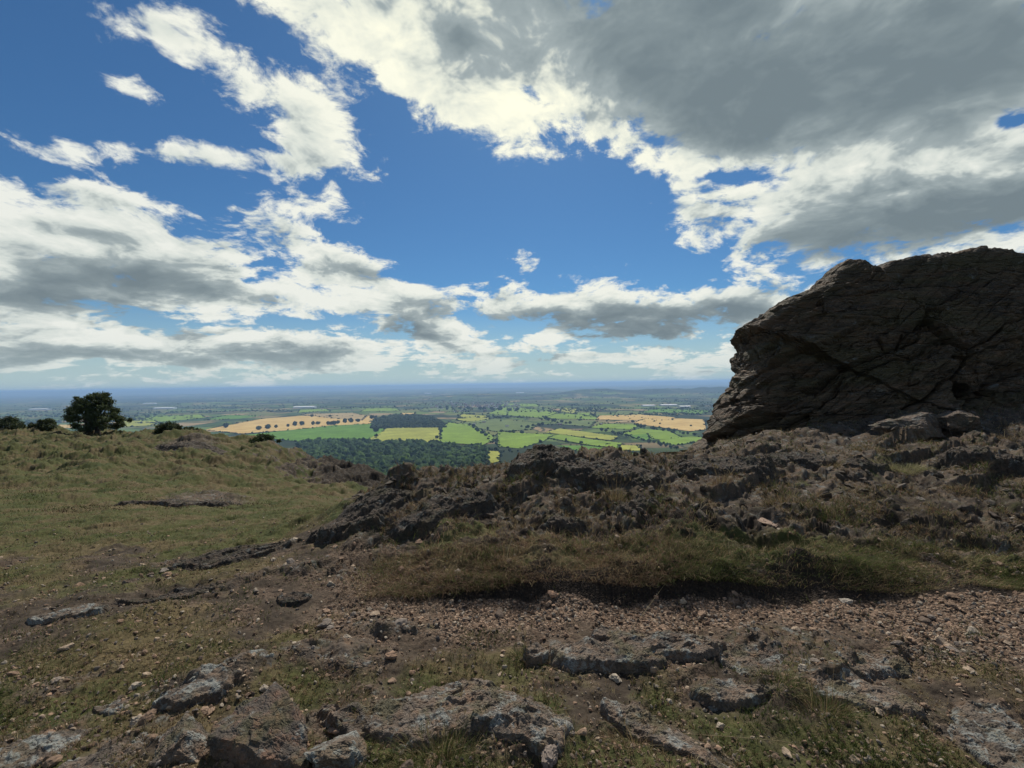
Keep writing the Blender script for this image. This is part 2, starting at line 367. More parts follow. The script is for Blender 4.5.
def tinted(name, rough=0.9, spec=0.2, translucent=0.0, vary=0.35, vs=25):
    m, t, b = material(name, rough, spec); a = t.attr('tint')
    n = t.noise(wpos(t), vs, 3, 0.6)
    c = t.mix(1.0, a, t.ramp(n, [(0.25, (1 - vary,) * 3), (0.75, (1 + vary,) * 3)]), 'MULTIPLY')
    t.put(b.inputs['Base Color'], c)
    if translucent:
        tr = t.n.new('ShaderNodeBsdfTranslucent'); t.put(tr.inputs[0], c); mx = t.n.new('ShaderNodeMixShader')
        mx.inputs[0].default_value = translucent; t.l.new(b.outputs[0], mx.inputs[1]); t.l.new(tr.outputs[0], mx.inputs[2])
        t.l.new(mx.outputs[0], t.n['Material Output'].inputs[0])
    return m
M_grass = tinted('grass blades', 0.8, 0.2, 0.35)
M_stone = tinted('loose stone', 0.9, 0.25, vary=0.4, vs=60)
M_leaf = tinted('leaves', 0.7, 0.25, 0.25, vs=3)
M_far = tinted('far foliage', 0.95, 0.05, vs=0.12, vary=0.5)
def plain_simple(name, col, rough=0.9, var=0.3, scale=20):
    m, t, b = material(name, rough); n = t.noise(wpos(t), scale, 4, 0.6)
    t.put(b.inputs['Base Color'], t.mix(t.mr(n, .3, .7), tuple(x * (1 - var) for x in col), tuple(x * (1 + var) for x in col))); return m
M_bark = plain_simple('bark', (0.045, 0.035, 0.028), 0.95)

# ------------------------------------------------------------------ the near hill as a height function
COLS = {   # photo column: list of (forward distance, photo row) or (distance, None, height)
 -260: [(-4,None,-1.75),(.9,None,-1.62),(1.76,768),(2.4,676),(3.2,608),(5,556),(8,520),(14,490),(25,460),(38,442),(50,430),(70,None,-9),(130,None,-40)],
 0:   [(-4,None,-1.75),(.9,None,-1.58),(1.76,768),(2.4,680),(3.2,608),(5,555),(8,516),(14,486),(25,458),(38,440),(48,427),(70,None,-9),(130,None,-40)],
 100: [(-4,None,-1.75),(.9,None,-1.56),(1.76,768),(2.4,676),(3.2,604),(5,550),(8,513),(14,484),(25,458),(36,442),(46,432),(70,None,-10),(130,None,-42)],
 200: [(-4,None,-1.72),(.9,None,-1.55),(1.76,768),(2.4,672),(3.2,600),(5,545),(8,512),(14,490),(24,464),(34,441),(44,430),(62,None,-10),(130,None,-44)],
 250: [(-4,None,-1.7),(.9,None,-1.54),(1.76,768),(2.4,672),(3.2,598),(4.5,548),(7,520),(12,498),(22,476),(32,450),(41,438),(55,None,-10),(130,None,-44)],
 300: [(-4,None,-1.7),(.9,None,-1.53),(1.76,768),(2.4,672),(3.2,597),(4.2,548),(6,520),(9,505),(14,496),(22,486),(31,463),(38,450),(50,None,-11),(130,None,-44)],
 345: [(-4,None,-1.7),(.9,None,-1.52),(1.76,768),(2.4,670),(3.2,597),(3.9,556),(4.8,518),(5.5,497),(6.4,505),(9,None,-2.6),(18,490),(26,484),(33,461),(42,None,-9),(60,None,-18),(130,None,-45)],
 372: [(-4,None,-1.7),(.9,None,-1.51),(1.76,768),(2.4,670),(3.2,597),(3.8,560),(4.6,520),(5.4,487),(6.4,498),(9,None,-2.8),(18,None,-4.6),(26,487),(31,469),(36,None,-8.2),(50,None,-15),(130,None,-48)],
 400: [(-4,None,-1.7),(.9,None,-1.51),(1.76,768),(2.4,670),(3.2,598),(3.6,572),(4.5,520),(5.3,484),(6.4,492),(9,None,-3),(18,None,-5),(24,494),(31,481),(35,None,-8.6),(50,None,-16),(130,None,-50)],
 440: [(-4,None,-1.7),(.9,None,-1.51),(1.76,768),(2.4,670),(3.15,600),(3.4,578),(4.4,518),(5.4,477),(6.6,490),(9,None,-3.5),(18,None,-7),(30,None,-12),(50,None,-20),(130,None,-55)],
 480: [(-4,None,-1.7),(.9,None,-1.5),(1.76,768),(2.4,670),(3.12,602),(3.21,572),(3.5,558),(4.3,512),(5.5,472),(6.8,488),(9,None,-3.6),(18,None,-8),(50,None,-24),(130,None,-60)],
 515: [(-4,None,-1.7),(.9,None,-1.5),(1.76,768),(2.4,670),(3.1,604),(3.18,572),(3.5,556),(4.2,525),(5.0,487),(5.8,456),(7,475),(9,None,-3),(18,None,-8),(50,None,-26),(130,None,-62)],
 550: [(-4,None,-1.7),(.9,None,-1.5),(1.76,768),(2.4,670),(3.1,604),(3.18,572),(3.5,556),(4.0,537),(5.0,482),(5.9,446),(7,465),(9,None,-3),(18,None,-8),(50,None,-28),(130,None,-64)],
 600: [(-4,None,-1.7),(.9,None,-1.5),(1.76,768),(2.4,670),(3.1,604),(3.18,571),(3.5,556),(4.2,527),(5.3,480),(6.2,453),(7.4,470),(9,None,-2.6),(18,None,-8),(50,None,-28),(130,None,-64)],
 660: [(-4,None,-1.7),(.9,None,-1.5),(1.76,768),(2.4,670),(3.12,602),(3.2,569),(3.5,554),(4.2,530),(5.4,484),(6.6,457),(8,470),(10,None,-2.6),(18,None,-8),(50,None,-28),(130,None,-64)],
 720: [(-4,None,-1.7),(.9,None,-1.5),(1.76,768),(2.4,670),(3.13,601),(3.23,565),(3.6,553),(4.3,530),(5.5,484),(6.8,453),(8,442),(9,445),(11,None,-2),(18,None,-7),(50,None,-28),(130,None,-64)],
 780: [(-4,None,-1.7),(.9,None,-1.5),(1.76,768),(2.4,668),(3.15,599),(3.27,560),(3.6,549),(4.3,528),(5.5,486),(7,452),(8.5,433),(11,None,-1.2),(18,None,-6),(50,None,-26),(130,None,-64)],
 850: [(-4,None,-1.7),(.9,None,-1.5),(1.76,768),(2.4,668),(3.2,596),(3.34,562),(3.7,550),(4.4,530),(5.5,488),(7,452),(8.7,424),(11,None,-.8),(18,None,-5),(50,None,-24),(130,None,-60)],
 920: [(-4,None,-1.7),(.9,None,-1.5),(1.76,768),(2.4,665),(3.3,586),(3.8,560),(4.6,522),(5.6,482),(7,444),(8.7,410),(11,None,-.5),(18,None,-3),(50,None,-20),(130,None,-60)],
 1024:[(-4,None,-1.7),(.9,None,-1.48),(1.76,768),(2.4,660),(3.3,580),(4,548),(4.8,510),(6,462),(7.5,425),(9,405),(12,None,-.2),(18,None,-2),(50,None,-18),(130,None,-55)],
 1320:[(-4,None,-1.6),(.9,None,-1.4),(1.76,None,-1.38),(2.4,None,-1.3),(3.3,None,-1.2),(4.8,None,-.95),(7.5,None,-.5),(9,None,-.2),(12,None,0),(18,None,-1),(50,None,-18),(130,None,-55)],
}
LY = lambda Y: np.log(np.maximum(Y, -4.5) + 6.0)
_cu = np.array([(k - 512) / F for k in COLS]); _gl = np.linspace(LY(-4), LY(130), 900); _gu = np.linspace(-2.0, 2.0, 700)
_tab = []
for k, pts in COLS.items():
    ys = [p[0] for p in pts]; zs = [p[2] if p[1] is None else ray(k, p[1])[1] * p[0] for p in pts]
    _tab.append(np.interp(_gl, LY(np.array(ys)), zs))
_tab = np.array(_tab)
_G = np.array([np.interp(_gu, _cu, _tab[:, j]) for j in range(len(_gl))])       # rows: distance, cols: u
def blur(a, r, ax):
    k = np.exp(-0.5 * (np.arange(-3 * r, 3 * r + 1) / r) ** 2); k /= k.sum()
    p = np.pad(a, [(3 * r, 3 * r) if i == ax else (0, 0) for i in range(2)], mode='edge')
    return np.apply_along_axis(lambda v: np.convolve(v, k, 'valid'), ax, p)
_G = blur(blur(_G, 2, 0), 5, 1)
def base(X, Y):
    u = np.clip(X / np.maximum(Y, 0.9), -1.99, 1.99); l = np.clip(LY(Y), _gl[0], _gl[-1] - 1e-6)
    fu = (u + 2) / 4 * (len(_gu) - 1); fl = (l - _gl[0]) / (_gl[-1] - _gl[0]) * (len(_gl) - 1)
    i = np.minimum(fu.astype(int), len(_gu) - 2); j = np.minimum(fl.astype(int), len(_gl) - 2); a = fu - i; b = fl - j
    return (_G[j, i] * (1 - a) + _G[j, i + 1] * a) * (1 - b) + (_G[j + 1, i] * (1 - a) + _G[j + 1, i + 1] * a) * b
LEDGES = []
def masks(X, Y):
    """gravel, grass, rock amounts of the ground"""
    Ys = np.maximum(Y, 0.9); px = 512 + F * X / Ys
    n = fbm2(X * 1.1, Y * 1.1, 4, 50); n2 = fbm2(X * 3.1, Y * 3.1, 4, 70)
    edge = 3.18 + 0.10 * n2
    path = sstep(2.6, 2.85, Y + .3 * n) * (1 - sstep(edge - .03, edge + .1, Y)) * sstep(330, 450, px + 90 * n)
    pathL = sstep(2.5, 2.9, Y) * (1 - sstep(3.4, 4.0, Y + .5 * n)) * sstep(220, 360, px + 80 * n) * (1 - sstep(400, 470, px))
    scat = sstep(1.0, 1.5, Y) * (1 - sstep(4.0, 5.5, Y)) * 0.42 * sstep(-.25, .25, n2 + .4 * n) * (1 - sstep(3.1, 3.2, Y) * sstep(380, 450, px))
    rightp = sstep(2.2, 2.5, Y) * (1 - sstep(3.5, 3.8, Y + .2 * n)) * sstep(830, 930, px)
    gravel = np.clip(np.maximum(np.maximum(path, .8 * pathL), np.maximum(scat, rightp)), 0, 1)
    mound = (1 - .75 * np.exp(-((px - 905) / 70) ** 2 - ((Y - 4.9) / .7) ** 2)) * sstep(3.7, 4.5, Y + .5 * n) * sstep(320, 370, px + 12 * n2) * (1 - sstep(14, 20, Y))
    nearl = sstep(2, 6, Y) * 0.25 * (1 - sstep(6, 8, Y)) * (1 - sstep(300, 380, px))
    cliff = sstep(18, 24, Y) * sstep(250, 330, px + 40 * n + 25 * n2) * 0.85
    scar = np.exp(-((px - 190) / 45) ** 2 - ((Y - 33) / 4.5) ** 2) * .7 + np.exp(-((px - 205) / 60) ** 2 - ((Y - 11.5) / 1.2) ** 2) * .75
    rock = np.clip(np.maximum(np.maximum(mound * (0.78 + .5 * n2), cliff), np.maximum(nearl + .4 * n2 * nearl, scar)), 0, 1)
    for (lx, ly, la_, lb_, lr) in LEDGES:
        a_ = ((X - lx) * math.cos(lr) + (Y - ly) * math.sin(lr)) / la_; b_ = (-(X - lx) * math.sin(lr) + (Y - ly) * math.cos(lr)) / lb_
        rock = np.maximum(rock, np.exp(-(a_ * a_ + b_ * b_)) * (.80 + .6 * n2))
    rock = np.clip(rock, 0, 1)
    far = sstep(3.4, 5.5, Y + n) * (1 - sstep(330, 400, px) * (1 - sstep(12, 18, Y)))
    lip = sstep(3.15, 3.3, Y) * (1 - sstep(4.0, 4.8, Y + .6 * n)) * sstep(350, 450, px) * (.25 + .75 * sstep(-.35, .05, n2 + .4 * n))
    lefty = (1 - sstep(150, 420, px + 70 * n)) * (.55 + .5 * n)
    grass = np.clip(np.maximum(np.maximum(far * .95, lip * .85), np.maximum(lefty, (.40 + .25 * (1 - sstep(2.3, 2.7, Y))) * (1 - .6 * path) + .7 * n * (1 - path))) , 0, 1) * (1 - .8 * rock) * (1 - .9 * path)
    return gravel, grass, rock
def shade_dark_ground(X, Y):
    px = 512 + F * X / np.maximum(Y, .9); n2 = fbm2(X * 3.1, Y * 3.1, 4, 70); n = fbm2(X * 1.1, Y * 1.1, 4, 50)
    b = sstep(3.04, 3.12, Y + .05 * n2) * (1 - sstep(3.26, 3.45, Y + .2 * n2)) * sstep(380, 480, px)  # shade under the overhanging turf lip, painted into the ground colour
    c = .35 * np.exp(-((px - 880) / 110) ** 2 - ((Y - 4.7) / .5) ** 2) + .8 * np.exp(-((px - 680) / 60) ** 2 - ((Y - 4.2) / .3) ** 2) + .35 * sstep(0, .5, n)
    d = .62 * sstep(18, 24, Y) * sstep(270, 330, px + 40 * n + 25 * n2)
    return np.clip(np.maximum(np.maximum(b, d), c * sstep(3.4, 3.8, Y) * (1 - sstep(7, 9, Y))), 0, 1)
def H(X, Y, full=True):
    z = base(X, Y); g, v, r = masks(X, Y)
    Yc = np.maximum(Y, .9)
    # bedding: long facets running from the left front to the right back
    c, s_ = math.cos(.5), math.sin(.5); a = X * c + Y * s_; b = -X * s_ + Y * c
    w = fbm2(X * 2, Y * 2, 3, 5) * .5
    k1, e1 = blocks2(a * .8 + w * .5, b * 1.7 + w * .7, 11, .8); k2, e2 = blocks2(a * 3.4 + w * 2, b * 7.5 + w, 23, .7); k3, e3 = blocks2(a * 10 + w * 3, b * 19, 37, .8)
    rockh = (k1 - .5) * .31 + (k2 - .5) * .045 + (k3 - .5) * .009 - .02 * (1 - sstep(0, .12, e2)) + fbm2(X * 3, Y * 3, 6, 90, .48) * .02
    near = np.clip(1 - (Y - 14) / 10, 0, 1)
    tq = np.where(Y < 3.1, .075, .13); q = (z + rockh - .42 * X * (Y > 3.1) + .12 * Y + w * .12) / tq; fq = q - np.floor(q); rockh = rockh + (sstep(.6, .95, fq) - fq) * tq * .45
    q = (z + rockh - .36 * X + .05 * Y + w * .10) / .037; fq = q - np.floor(q); rockh = rockh + (sstep(.5, .95, fq) - fq) * .037 * .45 * near * np.clip((8 - Y) / 3 + .5, .3, 1)
    rockh = rockh * (1 - .55 * (1 - sstep(3.0, 3.4, Y)) ) + .035 * (1 - sstep(3.0, 3.3, Y))
    z = z + rockh * r * (near + (1 - near) * 2.5) * np.clip((7.5 - Y) / 3 + 1, .55, 1)
    far = np.clip((Y - 6) / 20, 0, 1)
    z = z + fbm2(X * .35, Y * .35, 5, 3, .5) * (.03 + .55 * far)
    z = z + fbm2(X * 1.7, Y * 1.7, 6, 8, .55) * (.035 + .12 * far * v)
    z = z + v * fbm2(X * 7, Y * 7, 4, 31, .6) * .014 * (1 + 3 * far)
    pxx = 512 + F * X / Yc; bank = sstep(3.2, 3.4, Y) * (1 - sstep(4.6, 5.2, Y)) * sstep(350, 430, pxx)
    z = z + bank * (fbm2(X * 2.2, Y * 2.6, 4, 35, .6) * .07 + fbm2(X * 9, Y * 9, 3, 36, .6) * .02)
    k4, e4 = blocks2(X * 38, Y * 38, 41, .4)
    z = z + g * ((k4 * .35 + sstep(0, .5, e4) * .65) * .008) + fbm2(X * 16, Y * 16, 4, 60, .6) * .006
    return z
for (px_, py_, ln_, wd_, rt_) in [(455, 716, 1.2, .38, -4), (640, 650, 1.1, .34, 2), (800, 655, 1.1, .36, -3), (735, 697, .5, .26, -8), (672, 738, .6, .2, -48), (860, 690, .6, .3, -5), (225, 680, .7, .3, 15),
        (130, 755, .5, .3, 10), (30, 740, .5, .4, 30), (330, 660, .6, .26, -12), (395, 632, .5, .2, -2), (990, 725, .6, .4, -30), (235, 552, 1.2, .6, 18), (180, 592, .9, .4, 14), (60, 690, .6, .22, 20), (320, 570, .8, .3, 10), (940, 650, .5, .2, 0)]:
    ux_, uz_ = ray(px_, py_); Yg = 1.4
    while uz_ * Yg > base(np.array([ux_ * Yg]), np.array([Yg]))[0] and Yg < 20: Yg += .01
    LEDGES.append((float(ux_ * Yg), Yg, ln_ * .55, wd_ * .6, math.radians(rt_)))
def near_ground():
    # rows in distance follow the photo's rows; extra rows behind the camera and beyond
    us = np.concatenate([np.linspace(-2, -1.25, 60, endpoint=False), np.linspace(-1.25, 1.25, 1080), np.linspace(1.25, 2, 60)[1:]])
    ys = [1.2]
    while ys[-1] < 16: ys.append(ys[-1] * (1.0040 if ys[-1] < 8 else 1.006))
    while ys[-1] < 52: ys.append(ys[-1] * 1.005)
    while ys[-1] < 128: ys.append(ys[-1] * 1.013)
    ys = np.array(list(np.linspace(-4, 1.15, 24)) + ys)
    U, Y = np.meshgrid(us, ys); X = U * np.sqrt(np.maximum(Y, 0) ** 2 + .8 * (Y < 3.0) * (3.0 - np.clip(Y, -4, 3)) ** 1.0 * .35)
    X = U * np.maximum(Y, 0) + U * np.clip(3 - Y, 0, 4) * .35
    Z = H(X, Y)
    g, v, r = masks(X, Y)
    me = mesh('hillside', np.stack([X, Y, Z], -1), gridfaces(*X.shape), M_ground, {'cover': np.stack([g, v, r], -1).reshape(-1, 3), 'shade_dark_ground': np.repeat(shade_dark_ground(X, Y)[..., None], 3, -1).reshape(-1, 3)})
    link('hillside', me, kind='structure')
near_ground()
def ground_y(px, py, y0=1.3, y1=60):
    """forward distance at which the ray through a photo pixel meets the hill"""
    px = np.atleast_1d(np.asarray(px, float)); py = np.atleast_1d(np.asarray(py, float))
    ux, uz = ray(px, py); Ys = np.geomspace(y0, y1, 500)
    res = np.full(px.shape, np.nan)
    for Yv in Ys:
        m = np.isnan(res) & (uz * Yv <= base(ux * Yv, Yv + ux * 0))
        res[m] = Yv
    return res
def gpt(px, py, **k):
    Y = float(ground_y(px, py, **k)[0])
    while Y != Y: py += 2; Y = float(ground_y(px, py, **k)[0])
    x, z = ray(px, py); X = float(x) * Y
    return X, Y, float(H(np.array([X]), np.array([Y]))[0])

# ------------------------------------------------------------------ crag on the right
def build_crag():
    sil = [(640,462),(686,452),(700,442),(714,426),(724,411),(732,399),(746,388),(752,372),(757,356),(764,346),(760,338),(743,325),(760,318),(772,309),(782,300),(798,293),(806,290),(826,283),(834,270),(846,259),(855,259),(868,275),(890,262),(920,257),(945,254),(965,249),(985,245),(1005,250),(1024,253),(1070,262),(1120,275),(1180,300),(1240,340),(1290,400),(1310,452)]
    Y0 = 10.4; cx, cz = at(960, 452, Y0)[0], at(960, 452, Y0)[2]
    P = np.array([(at(a, b, Y0)[0] - cx, at(a, b, Y0)[2] - cz) for a, b in sil])
    th = np.arctan2(P[:, 1], P[:, 0]); rr = np.hypot(P[:, 0], P[:, 1]); o = np.argsort(th); th, rr = th[o], rr[o]
    nt, npz = 1000, 560
    T = np.linspace(th[0], th[-1], nt); R = np.interp(T, th, rr)
    ph = np.concatenate([np.linspace(0.0, math.pi / 2, 430), np.linspace(math.pi / 2, math.pi, 130)[1:]])
    PH, TT = np.meshgrid(ph, T, indexing='ij'); RR = np.broadcast_to(R, PH.shape)
    s = np.sin(PH) ** 0.8
    x = cx + np.cos(TT) * RR * s; z = cz + np.sin(TT) * RR * s
    front = np.cos(PH); y = Y0 - np.where(front > 0, 1.7 * np.sign(front) * np.abs(front) ** 0.85, 3.0 * front * 1.0) - .25 * (z - cz < 0)
    y = y + .22 * (z - cz) * (front > 0) * front
    # normals, roughly radial
    nx = np.cos(TT) * np.sin(PH); nz = np.sin(TT) * np.sin(PH); ny = -np.cos(PH)
    dip = math.radians(28); e1 = (math.cos(dip), 0, math.sin(dip)); e3 = (-math.sin(dip), .06, math.cos(dip))
    q1 = x * e1[0] + z * e1[2]; q3 = x * e3[0] + y * e3[1] + z * e3[2]; q2 = y
    w = fbm3(x * .9, y * .9, z * .9, 3, 5) * .5
    a, ea = blocks3((q1 * .26 + w * .6, q2 * .3, q3 * .9 + w * .5), 101, .8)
    b, eb = blocks3((q1 * .55 + w, q2 * .6, q3 * 2.9 + w), 131, .6)
    c, ec = blocks3((q1 * 1.6 + w * 2, q2 * 1.8, q3 * 8.5 + w * 1.2), 151, .6)
    g, eg = blocks3((q1 * 5 + w * 3, q2 * 5, q3 * 14 + w * 2), 171, .8)
    leftness = 1 - sstep(5.2, 7.6, x)
    d = (a - .5) * .42 + (b - .5) * (.15 + .16 * leftness) + (c - .5) * (.05 + .09 * leftness) + (g - .5) * .03
    d -= .15 * (1 - sstep(0, .05, ea)) + .07 * (1 - sstep(0, .06, eb)) * (.5 + .6 * leftness) + .02 * (1 - sstep(0, .08, ec))
    d += fbm3(x * 2.6, y * 2.6, z * 2.6, 6, 9, .6) * .09
    rim = np.abs(front) < .35
    d = d - .05; d = d * (.45 + .55 * sstep(.0, .5, np.abs(front)))
    x = x + nx * d; y = y + ny * d; z = z + nz * d
    me = mesh('crag', np.stack([x, y, z], -1), gridfaces(*x.shape), M_crag, smooth=False)
    link('rock_crag', me, label='tall dark craggy rock rising against the sky on the right', category='crag')
build_crag()

# ------------------------------------------------------------------ rock outcrops that break through the turf
def outcrop(px, py, ln, wd, ht, rot, label, mat=M_ledge, seed=0, res=.006, steep=.35, name='rock_outcrop', tilt=0.0, scale=1.0, group=None, sink=.04):
    X0, Y0, Z0 = gpt(px, py)
    if group == NEAR: wd *= 1.9; ht *= .80; ln *= 1.22; seed0 = seed
    n1, n2_ = int(ln * 1.25 / res), int(wd * 1.5 / res)
    a = np.linspace(-.625, .625, n1); b = np.linspace(-.75, .75, n2_); A, B = np.meshgrid(a, b, indexing='ij')
    r = math.radians(rot); la, lb = A * ln, B * wd
    X = X0 + la * math.cos(r) - lb * math.sin(r); Y = Y0 + la * math.sin(r) + lb * math.cos(r)
    wob = fbm2(X * 2.2 / scale + seed, Y * 2.2 / scale, 4, 200 + seed) * .35 + fbm2(X * 9, Y * 9, 3, 210 + seed) * .06
    d = np.sqrt((A / .5) ** 2 + (B / .5) ** 2 * 1.0); d = (np.abs(A / .5) ** 2.6 + np.abs(B / .5) ** 2.6) ** (1 / 2.6) + wob
    fr = sstep(-.25, .15, -lb / wd); E = (1 - sstep(.25, 1.0, d)) * (1 - fr) + (1 - sstep(1 - steep * .6, 1.0, d)) * fr
    s = 1 / scale
    w = fbm2(X * 3 * s, Y * 3 * s, 3, 220 + seed) * .5
    k1, e1 = blocks2(la * 3.2 * s + w + seed, lb * 6 * s + w, 230 + seed, .7); k2, e2 = blocks2(la * 9 * s + w * 2, lb * 17 * s + w, 240 + seed, .8); k3, e3 = blocks2(la * 26 * s + w, lb * 42 * s, 250 + seed, .8)
    rough = (k1 - .5) * 1.1 + (k2 - .5) * .45 + (k3 - .5) * .14 - .22 * (1 - sstep(0, .08, e1)) - .08 * (1 - sstep(0, .10, e2))
    q = np.clip(E * (1 + .28 * rough) + .10 * fbm2(X * 7 * s, Y * 7 * s, 3, 270 + seed), 0, 1.6) * 3.2 + .35 * la / ln; fq = q - np.floor(q)
    ter = (np.floor(q) + sstep(.45, .8, fq) - .35 * la / ln) / 3.2
    h = ht * (.45 * (1 + .5 * rough) + .62 * ter) + tilt * lb + .10 * ht * (k2 - .5)
    Hb = H(X, Y)
    Z = base(X, Y) * .5 + Hb * .5 - sink * 1.5 + E * (h + sink) + E * fbm2(X * 30 * s, Y * 30 * s, 4, 260 + seed, .65) * .006 * scale
    Z = np.where(E <= 0.02, Z - .05, Z)
    # undercut a little: the front edge leans out
    me = mesh(name, np.stack([X - X0, Y - Y0, Z - Z0], -1), gridfaces(n1, n2_), mat, smooth=False)
    return link(name, me, loc=(X0, Y0, Z0), label=label, category='rock outcrop', group=group)
NEAR = 'rock ledges breaking through the foreground turf'
outcrop(455, 716, 1.15, .30, .085, -4, 'long dark grey slab with pale lichen blotches, just right of the front boulder', M_ledge, 1, group=NEAR)
outcrop(640, 650, .95, .26, .10, 2, 'long brown ledge with a dark vertical front, directly below the gravel path', M_ledge, 2, group=NEAR)
outcrop(790, 655, 1.05, .30, .05, -3, 'flat low brown slab continuing the ledge to the right under the gravel path', M_ledge, 3, group=NEAR)
outcrop(735, 697, .42, .17, .085, -8, 'short brown block leaning beside the grassy hollow below the long ledge', M_ledge, 4, group=NEAR)
outcrop(672, 738, .55, .13, .06, -48, 'narrow slab running diagonally down to the bottom edge with blue-white lichen', M_ledge, 5, group=NEAR)
outcrop(845, 690, .42, .2, .07, -5, 'rounded brown rock with one round pale lichen spot, right of the short block', M_ledge, 6, group=NEAR)
outcrop(205, 690, .34, .2, .10, 25, 'dark rock crusted with white-blue lichen at upper left of the front boulder', M_pale, 7, group=NEAR)
outcrop(250, 668, .26, .12, .08, 5, 'small blue-grey lichened knob behind the front boulder', M_pale, 8, group=NEAR)
outcrop(130, 755, .34, .16, .05, 10, 'pale blue-grey slab at the bottom left of the front boulder', M_pale, 9, group=NEAR)
outcrop(28, 745, .40, .2, .04, 30, 'pale weathered slab in the bottom left corner', M_pale, 10, group=NEAR)
outcrop(118, 702, .22, .10, .03, 5, 'small flat pale slab set in dry turf left of the lichened rock', M_pale, 11, group=NEAR)
outcrop(40, 683, .40, .10, .035, 25, 'thin pale slab slanting across the turf at the left edge', M_pale, 12, group=NEAR)
outcrop(330, 660, .45, .14, .05, -12, 'low grey ledge stepping down to the right behind the front boulder', M_ledge, 13, group=NEAR)
outcrop(395, 632, .36, .12, .06, -2, 'low mossy hump at the near edge of the gravel path', M_ledge, 14, group=NEAR)
outcrop(535, 655, .16, .14, .09, 5, 'upright brown block at the left end of the long brown ledge', M_ledge, 15, group=NEAR)
outcrop(1000, 735, .3, .3, .04, -30, 'pale lichened rock at the bottom right corner', M_pale, 16, group=NEAR)
outcrop(298, 596, .24, .12, .05, 0, 'small dark rock standing alone in the stony turf', M_ridge, 17, group=NEAR)
outcrop(180, 592, .8, .22, .045, 14, 'low broken rock strip in the grass left of the gravel', M_ridge, 18, group=NEAR)
outcrop(70, 612, .5, .2, .05, 20, 'small grey rock patch in the grass near the left edge', M_pale, 19, group=NEAR)
outcrop(235, 552, 1.1, .4, .06, 18, 'long low grey-brown rock rib crossing the grass toward the ridge', M_ridge, 20, res=.009, group=NEAR)
RG = 'rocky knobs along the ridge'
outcrop(375, 512, 1.3, .9, .13, 25, 'blocky dark knob at the left end of the ridge', M_ridge, 31, .011, .4, scale=1.8, group=RG)
outcrop(455, 505, 1.2, .7, .09, 20, 'broken dark rocks with blue-grey lichen left of the ridge top', M_ridge, 32, .011, .5, scale=1.6, group=RG)
outcrop(540, 462, 1.2, .8, .17, 28, 'highest pointed knob in the middle of the ridge, before the green fields', M_ridge, 33, .011, .5, scale=2, group=RG)
outcrop(610, 474, 1.5, .9, .13, 12, 'long sloping rock back right of the highest knob, by the tall dry grass', M_ridge, 34, .012, .5, scale=2, group=RG)
outcrop(720, 470, 1.4, .8, .12, 8, 'fractured slabs below the left foot of the crag', M_ridge, 35, .012, .5, scale=2, group=RG)
outcrop(790, 462, 1.4, .8, .10, 5, 'layered slabs at the foot of the crag, left of the pale rounded boulder', M_ridge, 36, .012, .5, scale=2, group=RG)
outcrop(975, 462, 1.5, .9, .18, -6, 'broad rounded slab at the right edge below the crag', M_ridge, 37, .012, .5, scale=2, group=RG)
outcrop(640, 512, .7, .4, .10, 20, 'dark jagged rock halfway down the ridge front', M_ridge, 38, .008, .5, scale=1.3, group=RG)
outcrop(560, 520, .6, .35, .07, 10, 'small grey rock above the brown turf bank', M_ridge, 39, .008, .5, scale=1.2, group=RG)
outcrop(865, 470, .9, .5, .10, 0, 'dark slab left of the pale grass tuft on the right slope', M_ridge, 40, .009, .5, scale=1.5, group=RG)
outcrop(200, 503, 3.2, .9, .08, 4, 'weathered rock strip lying in the green saddle', M_ridge, 41, .03, .5, scale=3.5)
outcrop(190, 447, 7.0, 2.6, .22, -22, 'dark stony scar on the left grassy hill below the lone tree', M_ridge, 42, .09, .6, scale=9)

def boulder(name, loc, size, rot, seed, mat, sub=6, cuts=15, rough=.05):
    r_ = np.random.default_rng(seed); V, Fc = ico(sub)
    n = r_.normal(size=(cuts, 3)); n /= np.linalg.norm(n, axis=1)[:, None]; dd = r_.uniform(.5, .82, cuts)
    t = V @ n.T; rad = np.min(np.where(t > .05, dd / np.maximum(t, .05), 9), axis=1); rad = np.minimum(rad, 1.05)
    P = V * rad[:, None]
    d = fbm3(P[:, 0] * 2.5 + seed, P[:, 1] * 2.5, P[:, 2] * 2.5, 6, seed, .55)
    k, e = blocks3((P[:, 0] * 1.6 + seed, P[:, 1] * 1.6, P[:, 2] * 2.6), seed, .5)
    P = P * (1 + d * rough * 3.2 + (k - .5) * rough * 1.6)[:, None]
    me = mesh(name, P * np.array(size), Fc, mat, smooth=False)
    o = link(name, me, loc=loc); o.rotation_euler = rot; return o
def tag(o, label, cat, group=None):
    o['label'] = label; o['category'] = cat
    if group: o['group'] = group
    return o
x, y, z = gpt(268, 752)
tag(boulder('boulder', (x, y + .02, z + .03), (.25, .20, .21), (.05, .1, 2.6), 17, rock_material('boulder rock', .9, .55, 1.0, .5, 2.4, .012)), 'big reddish-brown boulder at the bottom, left of centre', 'boulder')
x, y, z = gpt(185, 760)
tag(boulder('boulder', (x, y, z), (.14, .13, .11), (.3, .1, 1.2), 8, M_ledge), 'rough brown boulder touching the left side of the big front boulder', 'boulder')
x, y, z = gpt(345, 765)
tag(boulder('boulder', (x, y, z), (.15, .12, .09), (.1, .1, .7), 12, M_pale), 'grey lichened boulder touching the right side of the big front boulder', 'boulder')
x, y, z = gpt(912, 436)
M_bl = rock_material('pale boulder rock', .4, .5, 1.05, .4, 1.1, .03)
tag(boulder('boulder', (x, y, z + .03), (.66, .46, .34), (.05, .1, .1), 21, M_bl), 'pale rounded boulder resting at the foot of the crag', 'boulder')
x, y, z = gpt(956, 430)
